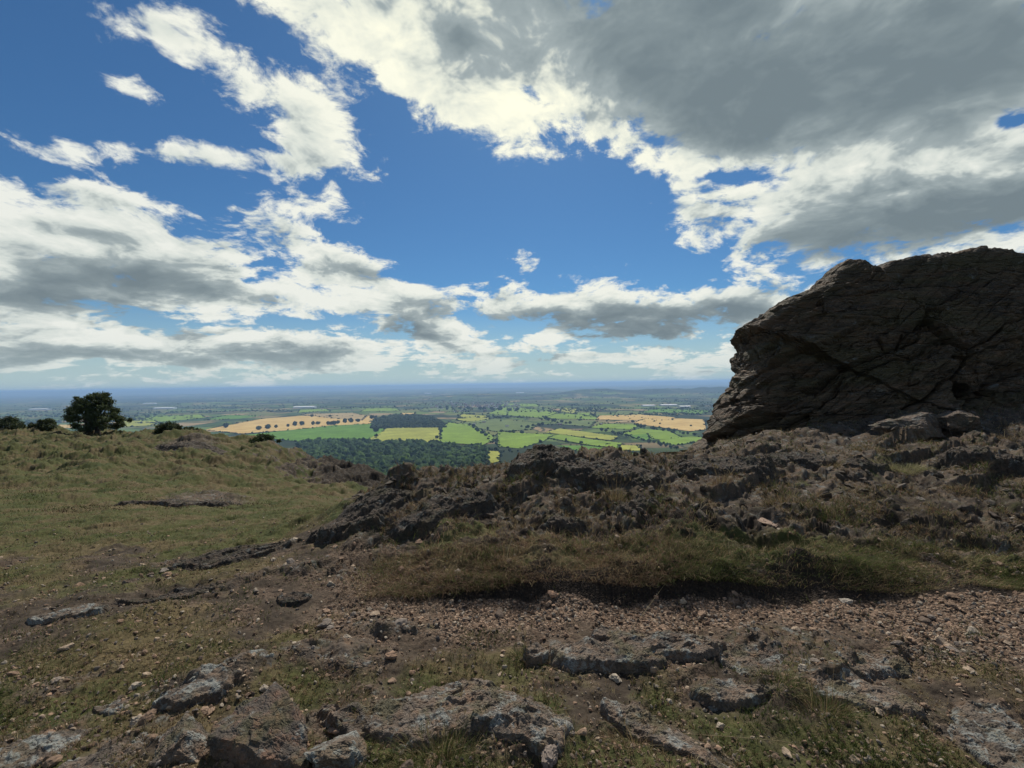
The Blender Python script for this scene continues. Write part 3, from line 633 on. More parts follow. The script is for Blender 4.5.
tag(boulder('boulder', (x, y, z + .04), (.42, .36, .28), (.0, .2, .6), 22, M_bl), 'smaller pale boulder against the right side of the rounded boulder', 'boulder')

# ------------------------------------------------------------------ loose stones
def stone_proto(sub, seed, flat=.6):
    V, Fc = ICO[sub]; r_ = np.random.default_rng(seed); n = r_.normal(size=(9, 3)); n /= np.linalg.norm(n, axis=1)[:, None]; dd = r_.uniform(.5, .9, 9)
    t = V @ n.T; rad = np.minimum(np.min(np.where(t > .05, dd / np.maximum(t, .05), 9), axis=1), 1.0)
    P = V * rad[:, None] * (1 + .06 * r_.normal(size=(len(V), 1))); P[:, 2] *= flat; return P, Fc
def rotm(n, r_):
    q = r_.normal(size=(n, 4)); q[:, 1:3] *= .5; q /= np.linalg.norm(q, axis=1)[:, None]; w, x, y, z = q.T
    return np.stack([1-2*(y*y+z*z), 2*(x*y-z*w), 2*(x*z+y*w), 2*(x*y+z*w), 1-2*(x*x+z*z), 2*(y*z-x*w), 2*(x*z-y*w), 2*(y*z+x*w), 1-2*(x*x+y*y)], -1).reshape(n, 3, 3)
STC = np.array([(.25, .17, .115), (.31, .235, .165), (.18, .12, .08), (.27, .175, .115), (.17, .14, .115), (.11, .08, .06), (.30, .25, .19)])
def scatter(protos, X, Y, Z, S, r_, cols=STC):
    Vs, Fs, Cs = [], [], []; off = 0; n = len(X); pick = r_.integers(0, len(protos), n)
    for k, (P, Fc) in enumerate(protos):
        i = np.where(pick == k)[0]
        if not len(i): continue
        R = rotm(len(i), r_); st = S[i, None] * r_.uniform(.7, 1.3, (len(i), 3))
        v = np.einsum('nij,mj->nmi', R, P) * st[:, None, :] + np.stack([X[i], Y[i], Z[i]], -1)[:, None, :]
        Vs.append(v.reshape(-1, 3)); Fs.append((Fc[None] + (np.arange(len(i)) * len(P))[:, None, None] + off).reshape(-1, Fc.shape[1])); off += len(i) * len(P)
        c = cols[r_.integers(0, len(cols), len(i))] * r_.uniform(.7, 1.15, (len(i), 1)); Cs.append(np.repeat(c, len(P), 0))
    return np.concatenate(Vs), np.concatenate(Fs), np.concatenate(Cs)
def samp_ground(n, r_, y0, y1, key, u0=-1.3, u1=1.3, p=1.0):
    """random points, even over the picture, kept with the chance key(X, Y)"""
    Y = 1 / r_.uniform(1 / y1, 1 / y0, n); U = r_.uniform(u0, u1, n); X = U * Y
    g = key(X, Y); k = r_.uniform(size=n) < g ** p; return X[k], Y[k]
def gravel():
    r_ = np.random.default_rng(3)
    X, Y = samp_ground(66000, r_, 1.35, 7, lambda X, Y: np.clip(masks(X, Y)[0], 0.20, 1) * (1 - .93 * shade_dark_ground(X, Y)), p=1.2)
    S = (.0045 + .0125 * r_.uniform(size=len(X)) ** 2.6) * (.8 + .25 * np.maximum(Y - 2, 0).clip(0, 2)); Z = H(X, Y) + S * .2
    pr = [stone_proto(1, 60 + i) for i in range(6)]
    for P, Fc in pr: pass
    V, Fc, Cc = scatter(pr, X, Y, Z, S, r_)
    link('gravel', mesh('gravel', V, Fc, M_stone, {'tint': Cc}, smooth=False), kind='stuff', label='small brown and pink stones strewn over the path and turf')
    # larger stones: each its own object
    X, Y = samp_ground(1300, r_, 1.5, 5.5, lambda X, Y: np.clip(masks(X, Y)[0], 0.12, 1) * (1 - .95 * shade_dark_ground(X, Y)), u0=-1.14, u1=1.14); X, Y = X[:285], Y[:285]
    S = (.016 + .026 * r_.uniform(size=len(X)) ** 2.5) * (.8 + .2 * (Y - 2).clip(0, 2)); Z = H(X, Y)
    ms = []
    for i in range(10):
        P, Fc = stone_proto(2, 80 + i); c = STC[i % 7]
        ms.append(mesh('stone', P, Fc, M_stone, {'tint': np.tile(c, (len(P), 1))}, smooth=False))
    for i in range(len(X)):
        o = link('stone', ms[i % 10], loc=(X[i], Y[i], Z[i] + S[i] * .2), label='loose stone among the gravel and thin turf', category='stone', group='loose stones on the ground')
        o.scale = S[i] * r_.uniform(.75, 1.3, 3); o.rotation_euler = (r_.normal() * .25, r_.normal() * .25, r_.uniform(0, 6.3))
    for (px, py, s, c, fl, lab) in [(845, 605, .042, (.36, .31, .25), .5, 'flat pale oval stone on the gravel at the foot of the turf bank'), (810, 553, .075, (.34, .24, .17), .35, 'flat pinkish stone lying on the turf bank lip'),
                                (768, 531, .11, (.27, .19, .14), .4, 'broad flat tan stone in the bare patch on the slope'), (636, 520, .075, (.17, .14, .12), .5, 'grey-brown stone sitting under the ridge front'),
                                (668, 528, .05, (.14, .11, .09), .5, 'brown stone beside the grey-brown one under the ridge front'), (553, 598, .035, (.32, .2, .13), .7, 'orange-brown stone at the base of the turf bank'),
                                (920, 497, .05, (.26, .22, .18), .5, 'pale stone on the dark slope below the right grass tuft'), (500, 718, .03, (.34, .33, .31), .8, 'small whitish pebble on the turf below the grey slab'),
                                (548, 762, .05, (.2, .16, .13), .7, 'grey stone at the bottom edge near the middle'), (165, 570, .05, (.2, .17, .14), .6, 'stone in the grass left of the gravel spread')]:
        x, y, z = gpt(px, py); P, Fc = stone_proto(3, px, fl)
        o = link('stone', mesh('stone', P, Fc, M_stone, {'tint': np.tile(np.array(c), (len(P), 1))}, smooth=False), loc=(x, y, z + s * fl * .25), label=lab, category='stone'); o.scale = (s * 1.2, s * .8, s); o.rotation_euler = (.1, .1, px)
gravel()

# ------------------------------------------------------------------ grass
def blades(P, h, w, az, lean, col, r_, seg=3):
    n = len(P); ts = np.arange(seg + 1) / seg
    side = np.stack([-np.sin(az), np.cos(az), np.zeros(n)], -1); fwd = np.stack([np.cos(az), np.sin(az), np.zeros(n)], -1)
    sd = r_.uniform(0, 6.283, n); side = np.stack([np.cos(sd), np.sin(sd), np.zeros(n)], -1)
    V = np.zeros((n, 2 * seg + 1, 3))
    for k in range(seg + 1):
        t = ts[k]; c = P + fwd * (h * lean * (t ** 1.8))[:, None] + np.array([0, 0, 1.0]) * (h * t * np.clip(1 - .35 * lean * t, .2, 1))[:, None]
        if k < seg:
            ww = (w * (1 - .75 * t))[:, None] * .5; V[:, 2 * k] = c - side * ww; V[:, 2 * k + 1] = c + side * ww
        else: V[:, 2 * seg] = c
    q = []
    for k in range(seg - 1): q.append([2 * k, 2 * k + 1, 2 * k + 3, 2 * k + 2])
    Q = (np.array(q)[None] + (np.arange(n) * (2 * seg + 1))[:, None, None]).reshape(-1, 4)
    T = (np.array([[2 * seg - 2, 2 * seg - 1, 2 * seg]])[None] + (np.arange(n) * (2 * seg + 1))[:, None, None]).reshape(-1, 3)
    return V.reshape(-1, 3), [Q, T], np.repeat(col, 2 * seg + 1, 0)
GREEN = np.array([(.078, .100, .028), (.105, .122, .036), (.058, .078, .022)]); DRY = np.array([(.29, .22, .115), (.21, .15, .08), (.35, .28, .16), (.15, .105, .06)]); RUST = np.array([(.18, .11, .07), (.14, .085, .055), (.22, .15, .10)])
def pickc(n, fg, fr, r_):
    c = DRY[r_.integers(0, 4, n)]; u = r_.uniform(size=n)
    c = np.where((u < fg)[:, None], GREEN[r_.integers(0, 3, n)], c); c = np.where(((u >= fg) & (u < fg + fr))[:, None], RUST[r_.integers(0, 3, n)], c)
    return c * r_.uniform(.7, 1.2, (n, 1))
def turf():
    r_ = np.random.default_rng(9)
    def key(X, Y):
        g, v, r = masks(X, Y); n = fbm2(X * 5, Y * 5, 3, 333)
        return np.clip(v * 1.1 + .25 * n, 0, 1) * sstep(-.25, .3, n + .5 * v)
    X, Y = samp_ground(290000, r_, 1.35, 16, key); n = len(X)
    # clump the blades
    cx = np.round(X * 22) / 22; cyy = np.round(Y * 22) / 22; X = X + (cx - X) * .45; Y = Y + (cyy - Y) * .45
    px = 512 + F * X / Y
    nn = fbm2(X * 1.3, Y * 1.3, 4, 400); lip = sstep(3.15, 3.3, Y) * (1 - sstep(4.2, 4.8, Y)) * sstep(350, 420, px)
    h = (.018 + .03 * r_.uniform(size=n) ** 2) * (1 + .5 * nn) * (1 + .09 * (Y - 2)) * (1 + 1.1 * lip * sstep(-.2, .4, nn))
    fg = np.clip(.34 + .9 * nn, .05, .9); fg = np.where(lip > .3, np.clip(.04 + .22 * sstep(660, 720, px) + .55 * nn, 0, .55), fg)
    fr = np.where((lip > .3) & (px < 690), .5, .18)
    col = pickc(n, fg, fr, r_)
    col = col * (1 + .45 * (lip * (px < 700) * sstep(-.3, .3, nn)))[:, None]
    V, Fc, Cc = blades(np.stack([X, Y, H(X, Y) - .003], -1), h, (.0018 + .0006 * Y) * r_.uniform(.7, 1.2, n), r_.uniform(0, 6.28, n), r_.uniform(.2, 1.3, n), col, r_, 2)
    link('turf_grass', mesh('turf_grass', V, Fc, M_grass, {'tint': Cc}, smooth=False), kind='stuff', label='short green and dry grass covering the hill')
    # grass hanging over the lip of the bank
    m = 38000; U = r_.uniform(-.40, 1.2, m); Y = 3.17 + r_.uniform(0, 1, m) ** 1.5 * .75; X = U * Y; z = H(X, Y)
    px = 512 + F * U; nn = fbm2(X * 1.3, Y * 2, 3, 410); k = r_.uniform(size=m) < np.clip(.75 + nn, .1, 1) * sstep(330, 400, px); X, Y, z, px, nn = X[k], Y[k], z[k], px[k], nn[k]; m = len(X)
    fg = np.clip(.08 + .5 * sstep(650, 720, px) + .6 * nn, 0, .8); fr = np.where(px < 680, .55, .15)
    V, Fc, Cc = blades(np.stack([X, Y, z - .01], -1), (.05 + .07 * r_.uniform(size=m)) * (1 + .4 * nn), .0036 * r_.uniform(.6, 1.2, m), -1.57 + r_.normal(size=m) * .9, r_.uniform(.5, 1.6, m), pickc(m, fg, fr, r_), r_, 3)
    link('bank_grass', mesh('bank_grass', V, Fc, M_grass, {'tint': Cc}, smooth=False), kind='stuff', label='rust and green grass overhanging the bank above the path')
    # far hill grass clumps
    m = 60000; X, Y = samp_ground(m, r_, 8, 50, lambda X, Y: masks(X, Y)[1] * sstep(-.2, .4, fbm2(X * .8, Y * .8, 3, 77)), u1=-.2)
    m = len(X); nn = fbm2(X * .25, Y * .25, 4, 420); n3 = fbm2(X * .6, Y * .5, 5, 425, .6)
    tone = np.clip(.70 + 1.4 * n3, .3, 1.2)[:, None]
    V, Fc, Cc = blades(np.stack([X, Y, H(X, Y) - .01], -1), (.02 + .045 * r_.uniform(size=m) ** 2) * (1 + .010 * Y), (.006 + .0009 * Y) * r_.uniform(.7, 1.3, m), r_.uniform(0, 6.28, m), r_.uniform(.2, 1.2, m), pickc(m, np.clip(.10 + 1.5 * nn, .0, .8), .26, r_) * tone, r_, 2)
    link('hill_grass', mesh('hill_grass', V, Fc, M_grass, {'tint': Cc}, smooth=False), kind='stuff', label='rough mixed grass on the left hill')
turf()
def ridge_cover():
    r_ = np.random.default_rng(19)
    onr = lambda X, Y: sstep(3.9, 4.6, Y) * (1 - sstep(9, 11, Y)) * sstep(330, 360, 512 + F * X / Y)
    X, Y = samp_ground(200000, r_, 3.8, 10.5, lambda X, Y: onr(X, Y) * sstep(-.25, .2, fbm2(X * 2.3, Y * 2.3, 5, 777, .6)), u0=-.42, u1=1.25)
    cx = np.round(X * 11) / 11; cyy = np.round(Y * 11) / 11; X = X + (cx - X) * .5; Y = Y + (cyy - Y) * .5; m = len(X); nn = fbm2(X * 1.1, Y * 1.1, 4, 430)
    V, Fc, Cc = blades(np.stack([X, Y, H(X, Y) - .004], -1), (.02 + .08 * r_.uniform(size=m) ** 2) * (1 + nn), (.0035 + .0004 * Y) * r_.uniform(.7, 1.2, m), r_.uniform(0, 6.28, m), r_.uniform(.3, 1.5, m), pickc(m, np.clip(.18 + .6 * nn, .02, .6), .4, r_), r_, 2)
    link('ridge_grass', mesh('ridge_grass', V, Fc, M_grass, {'tint': Cc}, smooth=False), kind='stuff', label='dry wiry grass and heather between the ridge rocks')
    X, Y = samp_ground(1900, r_, 3.9, 10, onr, u0=-.4, u1=1.25)
    S = (.012 + .055 * r_.uniform(size=len(X)) ** 3.6) * (.7 + .08 * Y); V, Fc, Cc = scatter([stone_proto(2, 160 + i, .42) for i in range(7)], X, Y, H(X, Y) + S * .1, S, r_, np.array([(.075,.06,.046),(.10,.08,.06),(.05,.042,.034),(.12,.10,.08),(.085,.065,.05)]))
    link('rubble', mesh('rubble', V, Fc, M_stone, {'tint': Cc}, smooth=False), kind='stuff', label='angular dark rubble strewn over the ridge')
ridge_cover()
def tuft(px, py, n, h, spread, label, fg=.2, fr=.1, w=.003, lean=.8, seed=0, stems=0, name='grass_tuft', cat='grass tuft', cols=None):
    r_ = np.random.default_rng(1000 + seed); x0, y0, z0 = gpt(px, py)
    a = r_.uniform(0, 6.283, n); d = spread * np.sqrt(r_.uniform(size=n)); X = x0 + np.cos(a) * d; Y = y0 + np.sin(a) * d * .6
    P = np.stack([X - x0, Y - y0, H(X, Y) - z0 - .01], -1)
    hh = h * r_.uniform(.45, 1.1, n) * (1 - .4 * d / spread)
    col = pickc(n, fg, fr, r_) if cols is None else np.array(cols)[r_.integers(0, len(cols), n)] * r_.uniform(.7, 1.2, (n, 1))
    V, Fc, Cc = blades(P, hh, w * r_.uniform(.6, 1.2, n), a + r_.normal(size=n) * .5, lean * (.3 + d / spread) * r_.uniform(.4, 1.3, n), col, r_, 4)
    if stems:
        a2 = r_.uniform(0, 6.283, stems); P2 = np.stack([np.cos(a2), np.sin(a2), 0 * a2], -1) * spread * .4
        V2, F2, C2 = blades(P2, h * r_.uniform(1.3, 2.3, stems), np.full(stems, w * 1.1), a2, r_.uniform(.1, .5, stems), DRY[r_.integers(0, 4, stems)] * 1.1, r_, 4)
        # seed heads: short blades near the stem tips
        tips = V2.reshape(stems, 9, 3)[:, 8]; base_ = np.repeat(V2.reshape(stems, 9, 3)[:, 6], 7, 0) * .5 + np.repeat(tips, 7, 0) * .5
        V3, F3, C3 = blades(base_ + r_.normal(size=base_.shape) * .004, np.full(len(base_), h * .28), np.full(len(base_), w * .9), r_.uniform(0, 6.3, len(base_)), r_.uniform(.1, .6, len(base_)), DRY[r_.integers(0, 3, len(base_))], r_, 2)
        o1, o2 = len(V), len(V) + len(V2)
        V = np.concatenate([V, V2, V3]); Fc = Fc + [f + o1 for f in F2] + [f + o2 for f in F3]; Cc = np.concatenate([Cc, C2, C3])
    return link(name, mesh(name, V, Fc, M_grass, {'tint': Cc}, smooth=False), loc=(x0, y0, z0), label=label, category=cat, group='grass tufts')
tuft(900, 468, 1500, .17, .36, 'pale yellow-green tuft on the right slope below the pale boulder', .35, .0, .0042, 1.3, 1, cols=[(.26,.25,.11),(.20,.20,.09),(.32,.28,.15)])
tuft(868, 455, 500, .13, .2, 'thin pale tuft just behind the larger yellow-green one', .3, .0, .0042, 1.2, 2)
tuft(615, 500, 450, .18, .13, 'tall dry tuft with seed stems on the ridge top in the middle', .15, .1, .0036, .7, 3, stems=10)
tuft(590, 470, 160, .16, .3, 'sparse rusty stems on the ridge crest beside the tall dry tuft', .0, .5, .0036, .6, 4, stems=14)
tuft(722, 490, 260, .15, .13, 'thin upright dry stems in the rocks under the crag', .0, .4, .0036, .6, 5, stems=10)
tuft(785, 508, 700, .15, .26, 'rusty and green tuft in the hollow of the right slope', .25, .4, .004, 1.0, 6, stems=8)
tuft(835, 525, 600, .12, .25, 'green tuft with long arching straw stems below the hollow', .5, .1, .004, 1.2, 7, stems=6)
tuft(440, 762, 900, .12, .18, 'dense pale green tuft at the bottom edge left of centre', .55, .0, .0026, .9, 8, stems=4)
tuft(345, 702, 350, .09, .12, 'yellow-green tuft between the front boulder and the grey slab', .35, .0, .0022, 1.0, 9)
tuft(375, 728, 350, .08, .09, 'straw coloured tuft curling over the left end of the grey slab', .0, .2, .0022, 1.2, 10)
tuft(530, 660, 500, .10, .10, 'green tuft before the upright block at the ledge', .6, .05, .0026, 1.0, 11, stems=3)
tuft(485, 640, 400, .07, .14, 'low dark green tuft at the near edge of the gravel', .7, .05, .0026, 1.0, 12)
tuft(775, 700, 500, .09, .14, 'dark green grass filling the hollow right of the short block', .7, .05, .0026, 1.1, 13)
tuft(825, 722, 600, .12, .13, 'green tuft with thin straw stems in the lower right turf', .5, .05, .0024, .9, 14, stems=8)
tuft(640, 740, 500, .10, .14, 'dry tuft beside the diagonal slab', .2, .1, .0024, 1.0, 15, stems=5)
tuft(560, 742, 350, .07, .14, 'low mixed tuft under the right end of the grey slab', .4, .1, .0024, 1.0, 16, stems=3)
tuft(960, 395, 250, .10, .2, 'dry grass fringe at the back of the pale boulders', .1, .2, .005, .8, 17)
tuft(1000, 545, 700, .12, .35, 'green grass at the right edge of the bank', .6, .1, .0038, 1.2, 18)
tuft(940, 540, 700, .11, .35, 'green tussock on the bank lip toward the right', .6, .1, .0038, 1.2, 19)
tuft(790, 560, 600, .09, .3, 'dark green fringe on the lip beneath the flat pinkish stone', .75, .05, .0036, 1.2, 20)
tuft(690, 560, 600, .10, .25, 'green tussock in the middle of the bank', .65, .15, .0036, 1.2, 21)
tuft(40, 655, 500, .06, .25, 'bright yellow-green grass patch at the left edge', .6, 0, .0028, 1.0, 22, cols=[(.12,.13,.045),(.17,.15,.07)])
tuft(120, 640, 500, .05, .3, 'soft green grass patch in the left foreground', .6, 0, .0028, 1.0, 23, cols=[(.12,.14,.04),(.16,.15,.06)])

for k_, (a_, b_, c_) in enumerate([(400, 520, 'pale straw tuft on the left end of the ridge'), (470, 500, 'straw tuft among rocks left of the highest knob'), (520, 520, 'straw tuft low on the ridge front under the highest knob'), (575, 505, 'thin straw tuft under the sloping rock back'), (655, 490, 'straw tuft right of the tall dry tuft on the ridge'),
        (690, 515, 'pale tuft beside the jagged rock on the ridge front'), (760, 470, 'straw tuft in the slabs just under the crag'), (830, 470, 'small pale tuft left of the yellow-green one'), (960, 490, 'straw tuft on the right slope near the edge'), (1005, 440, 'dry tuft at the right edge under the crag'), (430, 555, 'straw fringe on the left part of the bank'), (500, 560, 'rusty straw clump on the bank left of centre'), (600, 560, 'rusty straw clump on the bank in the centre')]):
    tuft(a_, b_, 420, .10, .17, c_, .12, .15, .0042, 1.1, 40 + k_, stems=3)
def tube(pts, rad, sides=6):
    pts = np.array(pts, float); n = len(pts); d = np.gradient(pts, axis=0); d /= np.linalg.norm(d, axis=1)[:, None]
    ref = np.where(np.abs(d[:, 2:3]) > .9, [[1., 0, 0]], [[0, 0, 1.]]); a = np.cross(d, ref); a /= np.linalg.norm(a, axis=1)[:, None]; b = np.cross(d, a)
    an = np.linspace(0, 2 * np.pi, sides, endpoint=False)
    V = pts[:, None] + (a[:, None] * np.cos(an)[None, :, None] + b[:, None] * np.sin(an)[None, :, None]) * np.array(rad)[:, None, None]
    return V.reshape(-1, 3), gridfaces(n, sides, True)
def join(parts):
    Vs, Fs, off = [], [], 0
    for V, Fc in parts: Vs.append(V); Fs.append(np.asarray(Fc) + off); off += len(V)
    return np.concatenate(Vs), Fs
def straw(pxys, Y0, label, rad=.0016, col=(.3, .24, .14)):
    pts = []
    for i, (px, py, up) in enumerate(pxys):
        x, y, z = gpt(px, py); pts.append((x, y, z + up))
    p0 = np.array(pts[0]); t = np.linspace(0, 1, 14); k = np.linspace(0, 1, len(pts)); P = np.stack([np.interp(t, k, np.array(pts)[:, i]) for i in range(3)], -1)
    V, Fc = tube(P - p0, np.linspace(rad, rad * .5, 14), 5)
    link('straw_stem', mesh('straw_stem', V, Fc, M_grass, {'tint': np.tile(col, (len(V), 1))}), loc=p0, label=label, category='straw')
straw([(680, 738, .01), (730, 745, .03), (790, 755, .02), (815, 765, .005)], 2, 'long bent straw lying on the turf at the bottom right')
straw([(815, 500, .05), (850, 500, .14), (880, 510, .10), (945, 520, .02)], 4, 'long straw arching over the dark hollow on the right slope', .0025)
straw([(640, 620, .005), (665, 590, .03)], 3, 'short straw sticking out of the bank foot', .002)
straw([(520, 735, .01), (580, 715, .03)], 2, 'thin straw leaning across the right end of the grey slab')
# bare twig against the fields
def twig():
    x0, y0, z0 = gpt(738, 452); r_ = np.random.default_rng(4); parts = []
    def br(p, d, L, rad, k):
        n = 5; pts = [p]
        for i in range(n):
            d = d + r_.normal(size=3) * .22; d /= np.linalg.norm(d); pts.append(pts[-1] + d * L / n)
        parts.append(tube(pts, np.linspace(rad, rad * .55, n + 1), 5))
        if k:
            for j in (2, 4, 5): br(pts[j], d + r_.normal(size=3) * .7, L * .6, rad * .55, k - 1)
    br(np.zeros(3), np.array([-.75, -.1, .55]), .30, .007, 2); br(np.zeros(3), np.array([-.1, 0, .9]), .22, .006, 1)
    V, Fs = join(parts); link('bare_twig', mesh('bare_twig', V, Fs, M_bark), loc=(x0, y0, z0), label='bare dark twig sticking up on the ridge left of the crag', category='twig')
twig()

# ------------------------------------------------------------------ trees and shrubs on the hill
def leafy(clumps, nleaf, size, col, r_):
    """leaf-sized quads through the volume of many clumps"""
    Vs, Cs = [], []
    for (c, r, k) in clumps:
        m = max(10, int(nleaf * k)); p = r_.normal(size=(m, 3)); p /= np.linalg.norm(p, axis=1)[:, None]; p *= np.clip(np.abs(r_.normal(size=(m, 1))) * .62, .05, 1.7) * np.array([1, 1, .85]) * r; p += c
        a = r_.normal(size=(m, 3)); a /= np.linalg.norm(a, axis=1)[:, None]; b = np.cross(a, r_.normal(size=(m, 3))); b /= np.linalg.norm(b, axis=1)[:, None]
        s = size * r_.uniform(.6, 1.3, (m, 1)); q = np.stack([p - a * s - b * s * .5, p + a * s - b * s * .5, p + a * s + b * s * .5, p - a * s + b * s * .5], 1)
        Vs.append(q.reshape(-1, 3)); cc = np.array(col) * r_.uniform(.7, 1.3) * r_.uniform(.7, 1.3, (m, 1)); Cs.append(np.repeat(cc, 4, 0))
    V = np.concatenate(Vs); return V, np.arange(len(V)).reshape(-1, 4), np.concatenate(Cs)
def lone_tree():
    r_ = np.random.default_rng(21); Y0 = 43.0; x0 = at(97, 432, Y0)[0]; z0 = float(H(np.array([x0]), np.array([Y0]))[0]); S = Y0 / F
    e = link('hawthorn_tree', None, loc=(x0, Y0, z0), label='lone dark bushy tree on the crest of the left hill', category='tree')
    parts = [tube([(0, 0, -.3), (.05, 0, .5), (-.05, .1, 1.1), (0, .1, 1.8)], [.28, .2, .17, .12], 8)]
    cl = []
    # outline of the crown in photo pixels relative to the trunk foot
    hh = [4, 8, 12, 16, 20, 25, 30, 35, 40, 43]; lf = [-9, -22, -27, -30, -32, -33, -19, -14, -10, -7]; rt = [8, 20, 27, 26, 21, 14, 10, 6, 2, -2]
    for i in range(105):
        dz = r_.uniform(6, 40); a0, a1 = np.interp(dz, hh, lf), np.interp(dz, hh, rt); r = r_.uniform(1.8, 4.2); m_ = (a1 - a0) / 2
        if m_ < r: r = max(m_, 1.8)
        dx = r_.uniform(a0 + r * .8, a1 - r * .8) if m_ > r else (a0 + a1) / 2
        c = np.array([dx * S, r_.normal() * .9, dz * S]); cl.append((c, r * S * 1.05, r * .14)); 
        if i % 5 == 0: parts.append(tube([(0, .1, 1.2), tuple(c * .5 + np.array([0, 0, .5])), tuple(c)], [.09, .06, .02], 5))
    V, Fs = join(parts); link('trunk', mesh('trunk', V, Fs, M_bark), e)
    V, Fc, Cc = leafy(cl, 1500, .06, (.060, .078, .028), r_); link('crown', mesh('crown', V, Fc, M_leaf, {'tint': Cc}, smooth=False), e)
lone_tree()
def shrub(px, py, Y0, wpx, hpx, label, seed, col=(.055, .068, .026), n=900):
    r_ = np.random.default_rng(seed); x0, Y0, z0 = gpt(px, py + 2, y0=20); S = Y0 / F
    e = link('shrub', None, loc=(x0, Y0, z0), label=label, category='shrub', group='dark shrubs on the left hill')
    cl = []
    for _ in range(26):
        a = r_.uniform(-.5, .5); cl.append((np.array([a * wpx * S, r_.normal() * .4, r_.uniform(.05, .8) * hpx * S * (1 - 2.6 * a * a)]), hpx * S * r_.uniform(.18, .34), .5))
    V, Fs = join([tube([(0, 0, -.2), tuple(c * .5), tuple(c)], [.05, .03, .01], 5) for c, _, _ in cl]); link('stem', mesh('stem', V, Fs, M_bark), e)
    V, Fc, Cc = leafy(cl, n, .06, col, r_); link('foliage', mesh('foliage', V, Fc, M_leaf, {'tint': Cc}, smooth=False), e)
shrub(5, 424, 47, 36, 16, 'dark shrub cut by the left edge on the hill crest', 31)
shrub(44, 427, 47, 24, 9, 'low dark shrub just left of the lone tree', 32)
shrub(170, 429, 44, 22, 11, 'rounded dark shrub on the crest right of the lone tree', 33)
shrub(188, 430, 44, 26, 5, 'flat low shrub trailing right of the rounded one', 34)
shrub(263, 443, 39, 22, 9, 'spiky green gorse on the brow of the brown slope', 35, (.05, .07, .025))

# ------------------------------------------------------------------ the plain far below
PZ = -250.0
FLR = np.array([40, 100, 400, 900, 1400, 2000, 2600, 9e4]); FLZ = np.array([-30, -55, -128, -193, -228, PZ, PZ, PZ])
def plain_z(X, Y):
    r = np.hypot(X, Y); z = np.interp(r, FLR, FLZ); k = sstep(1800, 3500, r)
    z = z + k * (fbm2(X / 1700, Y / 1700, 4, 500) * 9)
    px = 512 + F * X / np.maximum(Y, 1)
    # wooded ridge in the middle distance and blue hills at the horizon
    ridge = np.exp(-((Y - 8600 - 900 * np.sin(X / 2500)) / 1100) ** 2) * sstep(500, 600, px) * (1 - sstep(745, 820, px)) * (Y > 0)
    z = z + ridge * (95 + 45 * fbm2(X / 900, Y / 900, 4, 510))
    z = z + np.exp(-((Y - 9200) / 900) ** 2) * sstep(380, 480, px) * (1 - sstep(480, 560, px)) * 60 * (Y > 0)
    k2 = sstep(14000, 24000, r); z = z + k2 * (60 * np.abs(fbm2(X / 5200, Y / 5200, 4, 520)))
    k3 = sstep(30000, 42000, r); z = z + k3 * (90 + 190 * np.clip(fbm2(X / 9000, Y / 9000, 4, 530) + .15, 0, 1))
    return z
def plain_material():
    m, t, b = material('far plain', 0.95, 0.05); p = wpos(t)
    x, y, z = t.sep(p)
    q = t.comb(t.math('MULTIPLY', x, .001), t.math('MULTIPLY', y, .001), 0.0)
    qw = t.vec('ADD', q, t.vec('SCALE', t.noise(q, 1.5, 3, .5, out=1), scale=.35))
    v = t.n.new('ShaderNodeTexVoronoi'); v.distance = 'CHEBYCHEV'; t.put(v.inputs['Vector'], qw); v.inputs['Scale'].default_value = 4.2
    cx = t.sep(v.outputs['Color'])
    c = t.ramp(cx[0], [(0.0, (0.045, 0.080, 0.018)), (0.25, (0.085, 0.135, 0.026)), (0.45, (0.115, 0.165, 0.035)), (0.62, (0.14, 0.15, 0.045)), (0.78, (0.20, 0.165, 0.07)), (0.9, (0.30, 0.215, 0.11)), (1.0, (0.06, 0.09, 0.025))], 'CONSTANT')
    e = t.n.new('ShaderNodeTexVoronoi'); e.distance = 'CHEBYCHEV'; e.feature = 'F2'; t.put(e.inputs['Vector'], qw); e.inputs['Scale'].default_value = 4.2
    edge = t.math('SUBTRACT', e.outputs['Distance'], v.outputs['Distance'])
    c = t.mix(t.mr(edge, 0.02, 0.05, 0.85, 0.0), c, (0.018, 0.028, 0.010))
    wood = t.mr(t.noise(q, 1.1, 8, 0.62), 0.50, 0.56)
    woodf = t.mr(t.noise(t.vec('ADD', q, (9, 4, 0)), 0.42, 8, 0.68), 0.49, 0.55)
    far = t.mr(y, 3800, 9000)
    wm = t.math('MAXIMUM', wood, t.math('MULTIPLY', woodf, far))
    c = t.mix(wm, c, (0.020, 0.032, 0.014))
    town = t.math('MULTIPLY', t.mr(t.noise(t.vec('ADD', q, (2, 8, 0)), 0.55, 6, 0.6), 0.56, 0.62), t.mr(t.noise(q, 22, 4, .7), .52, .62))
    c = t.mix(t.math('MULTIPLY', town, t.mr(y, 6000, 9000, 0, .8)), c, (0.30, 0.28, 0.26))
    # steep and near flank is all woodland floor
    c = t.mix(t.mr(t.vec('LENGTH', t.comb(x, y, 0.0)), 1500, 2100, 1, 0), c, (0.020, 0.030, 0.012))
    t.put(b.inputs['Base Color'], c); return m
def plain():
    az = np.concatenate([np.radians(np.linspace(-180, -62, 60, endpoint=False)), np.radians(np.linspace(-62, 62, 760)), np.radians(np.linspace(62, 180, 61)[1:])])
    rs = np.geomspace(40, 85000, 420)
    A, R = np.meshgrid(az, rs); X = R * np.sin(A); Y = R * np.cos(A)
    link('plain', mesh('plain', np.stack([X, Y, plain_z(X, Y)], -1), gridfaces(*X.shape)[:, ::-1], plain_material()), kind='structure')
plain()
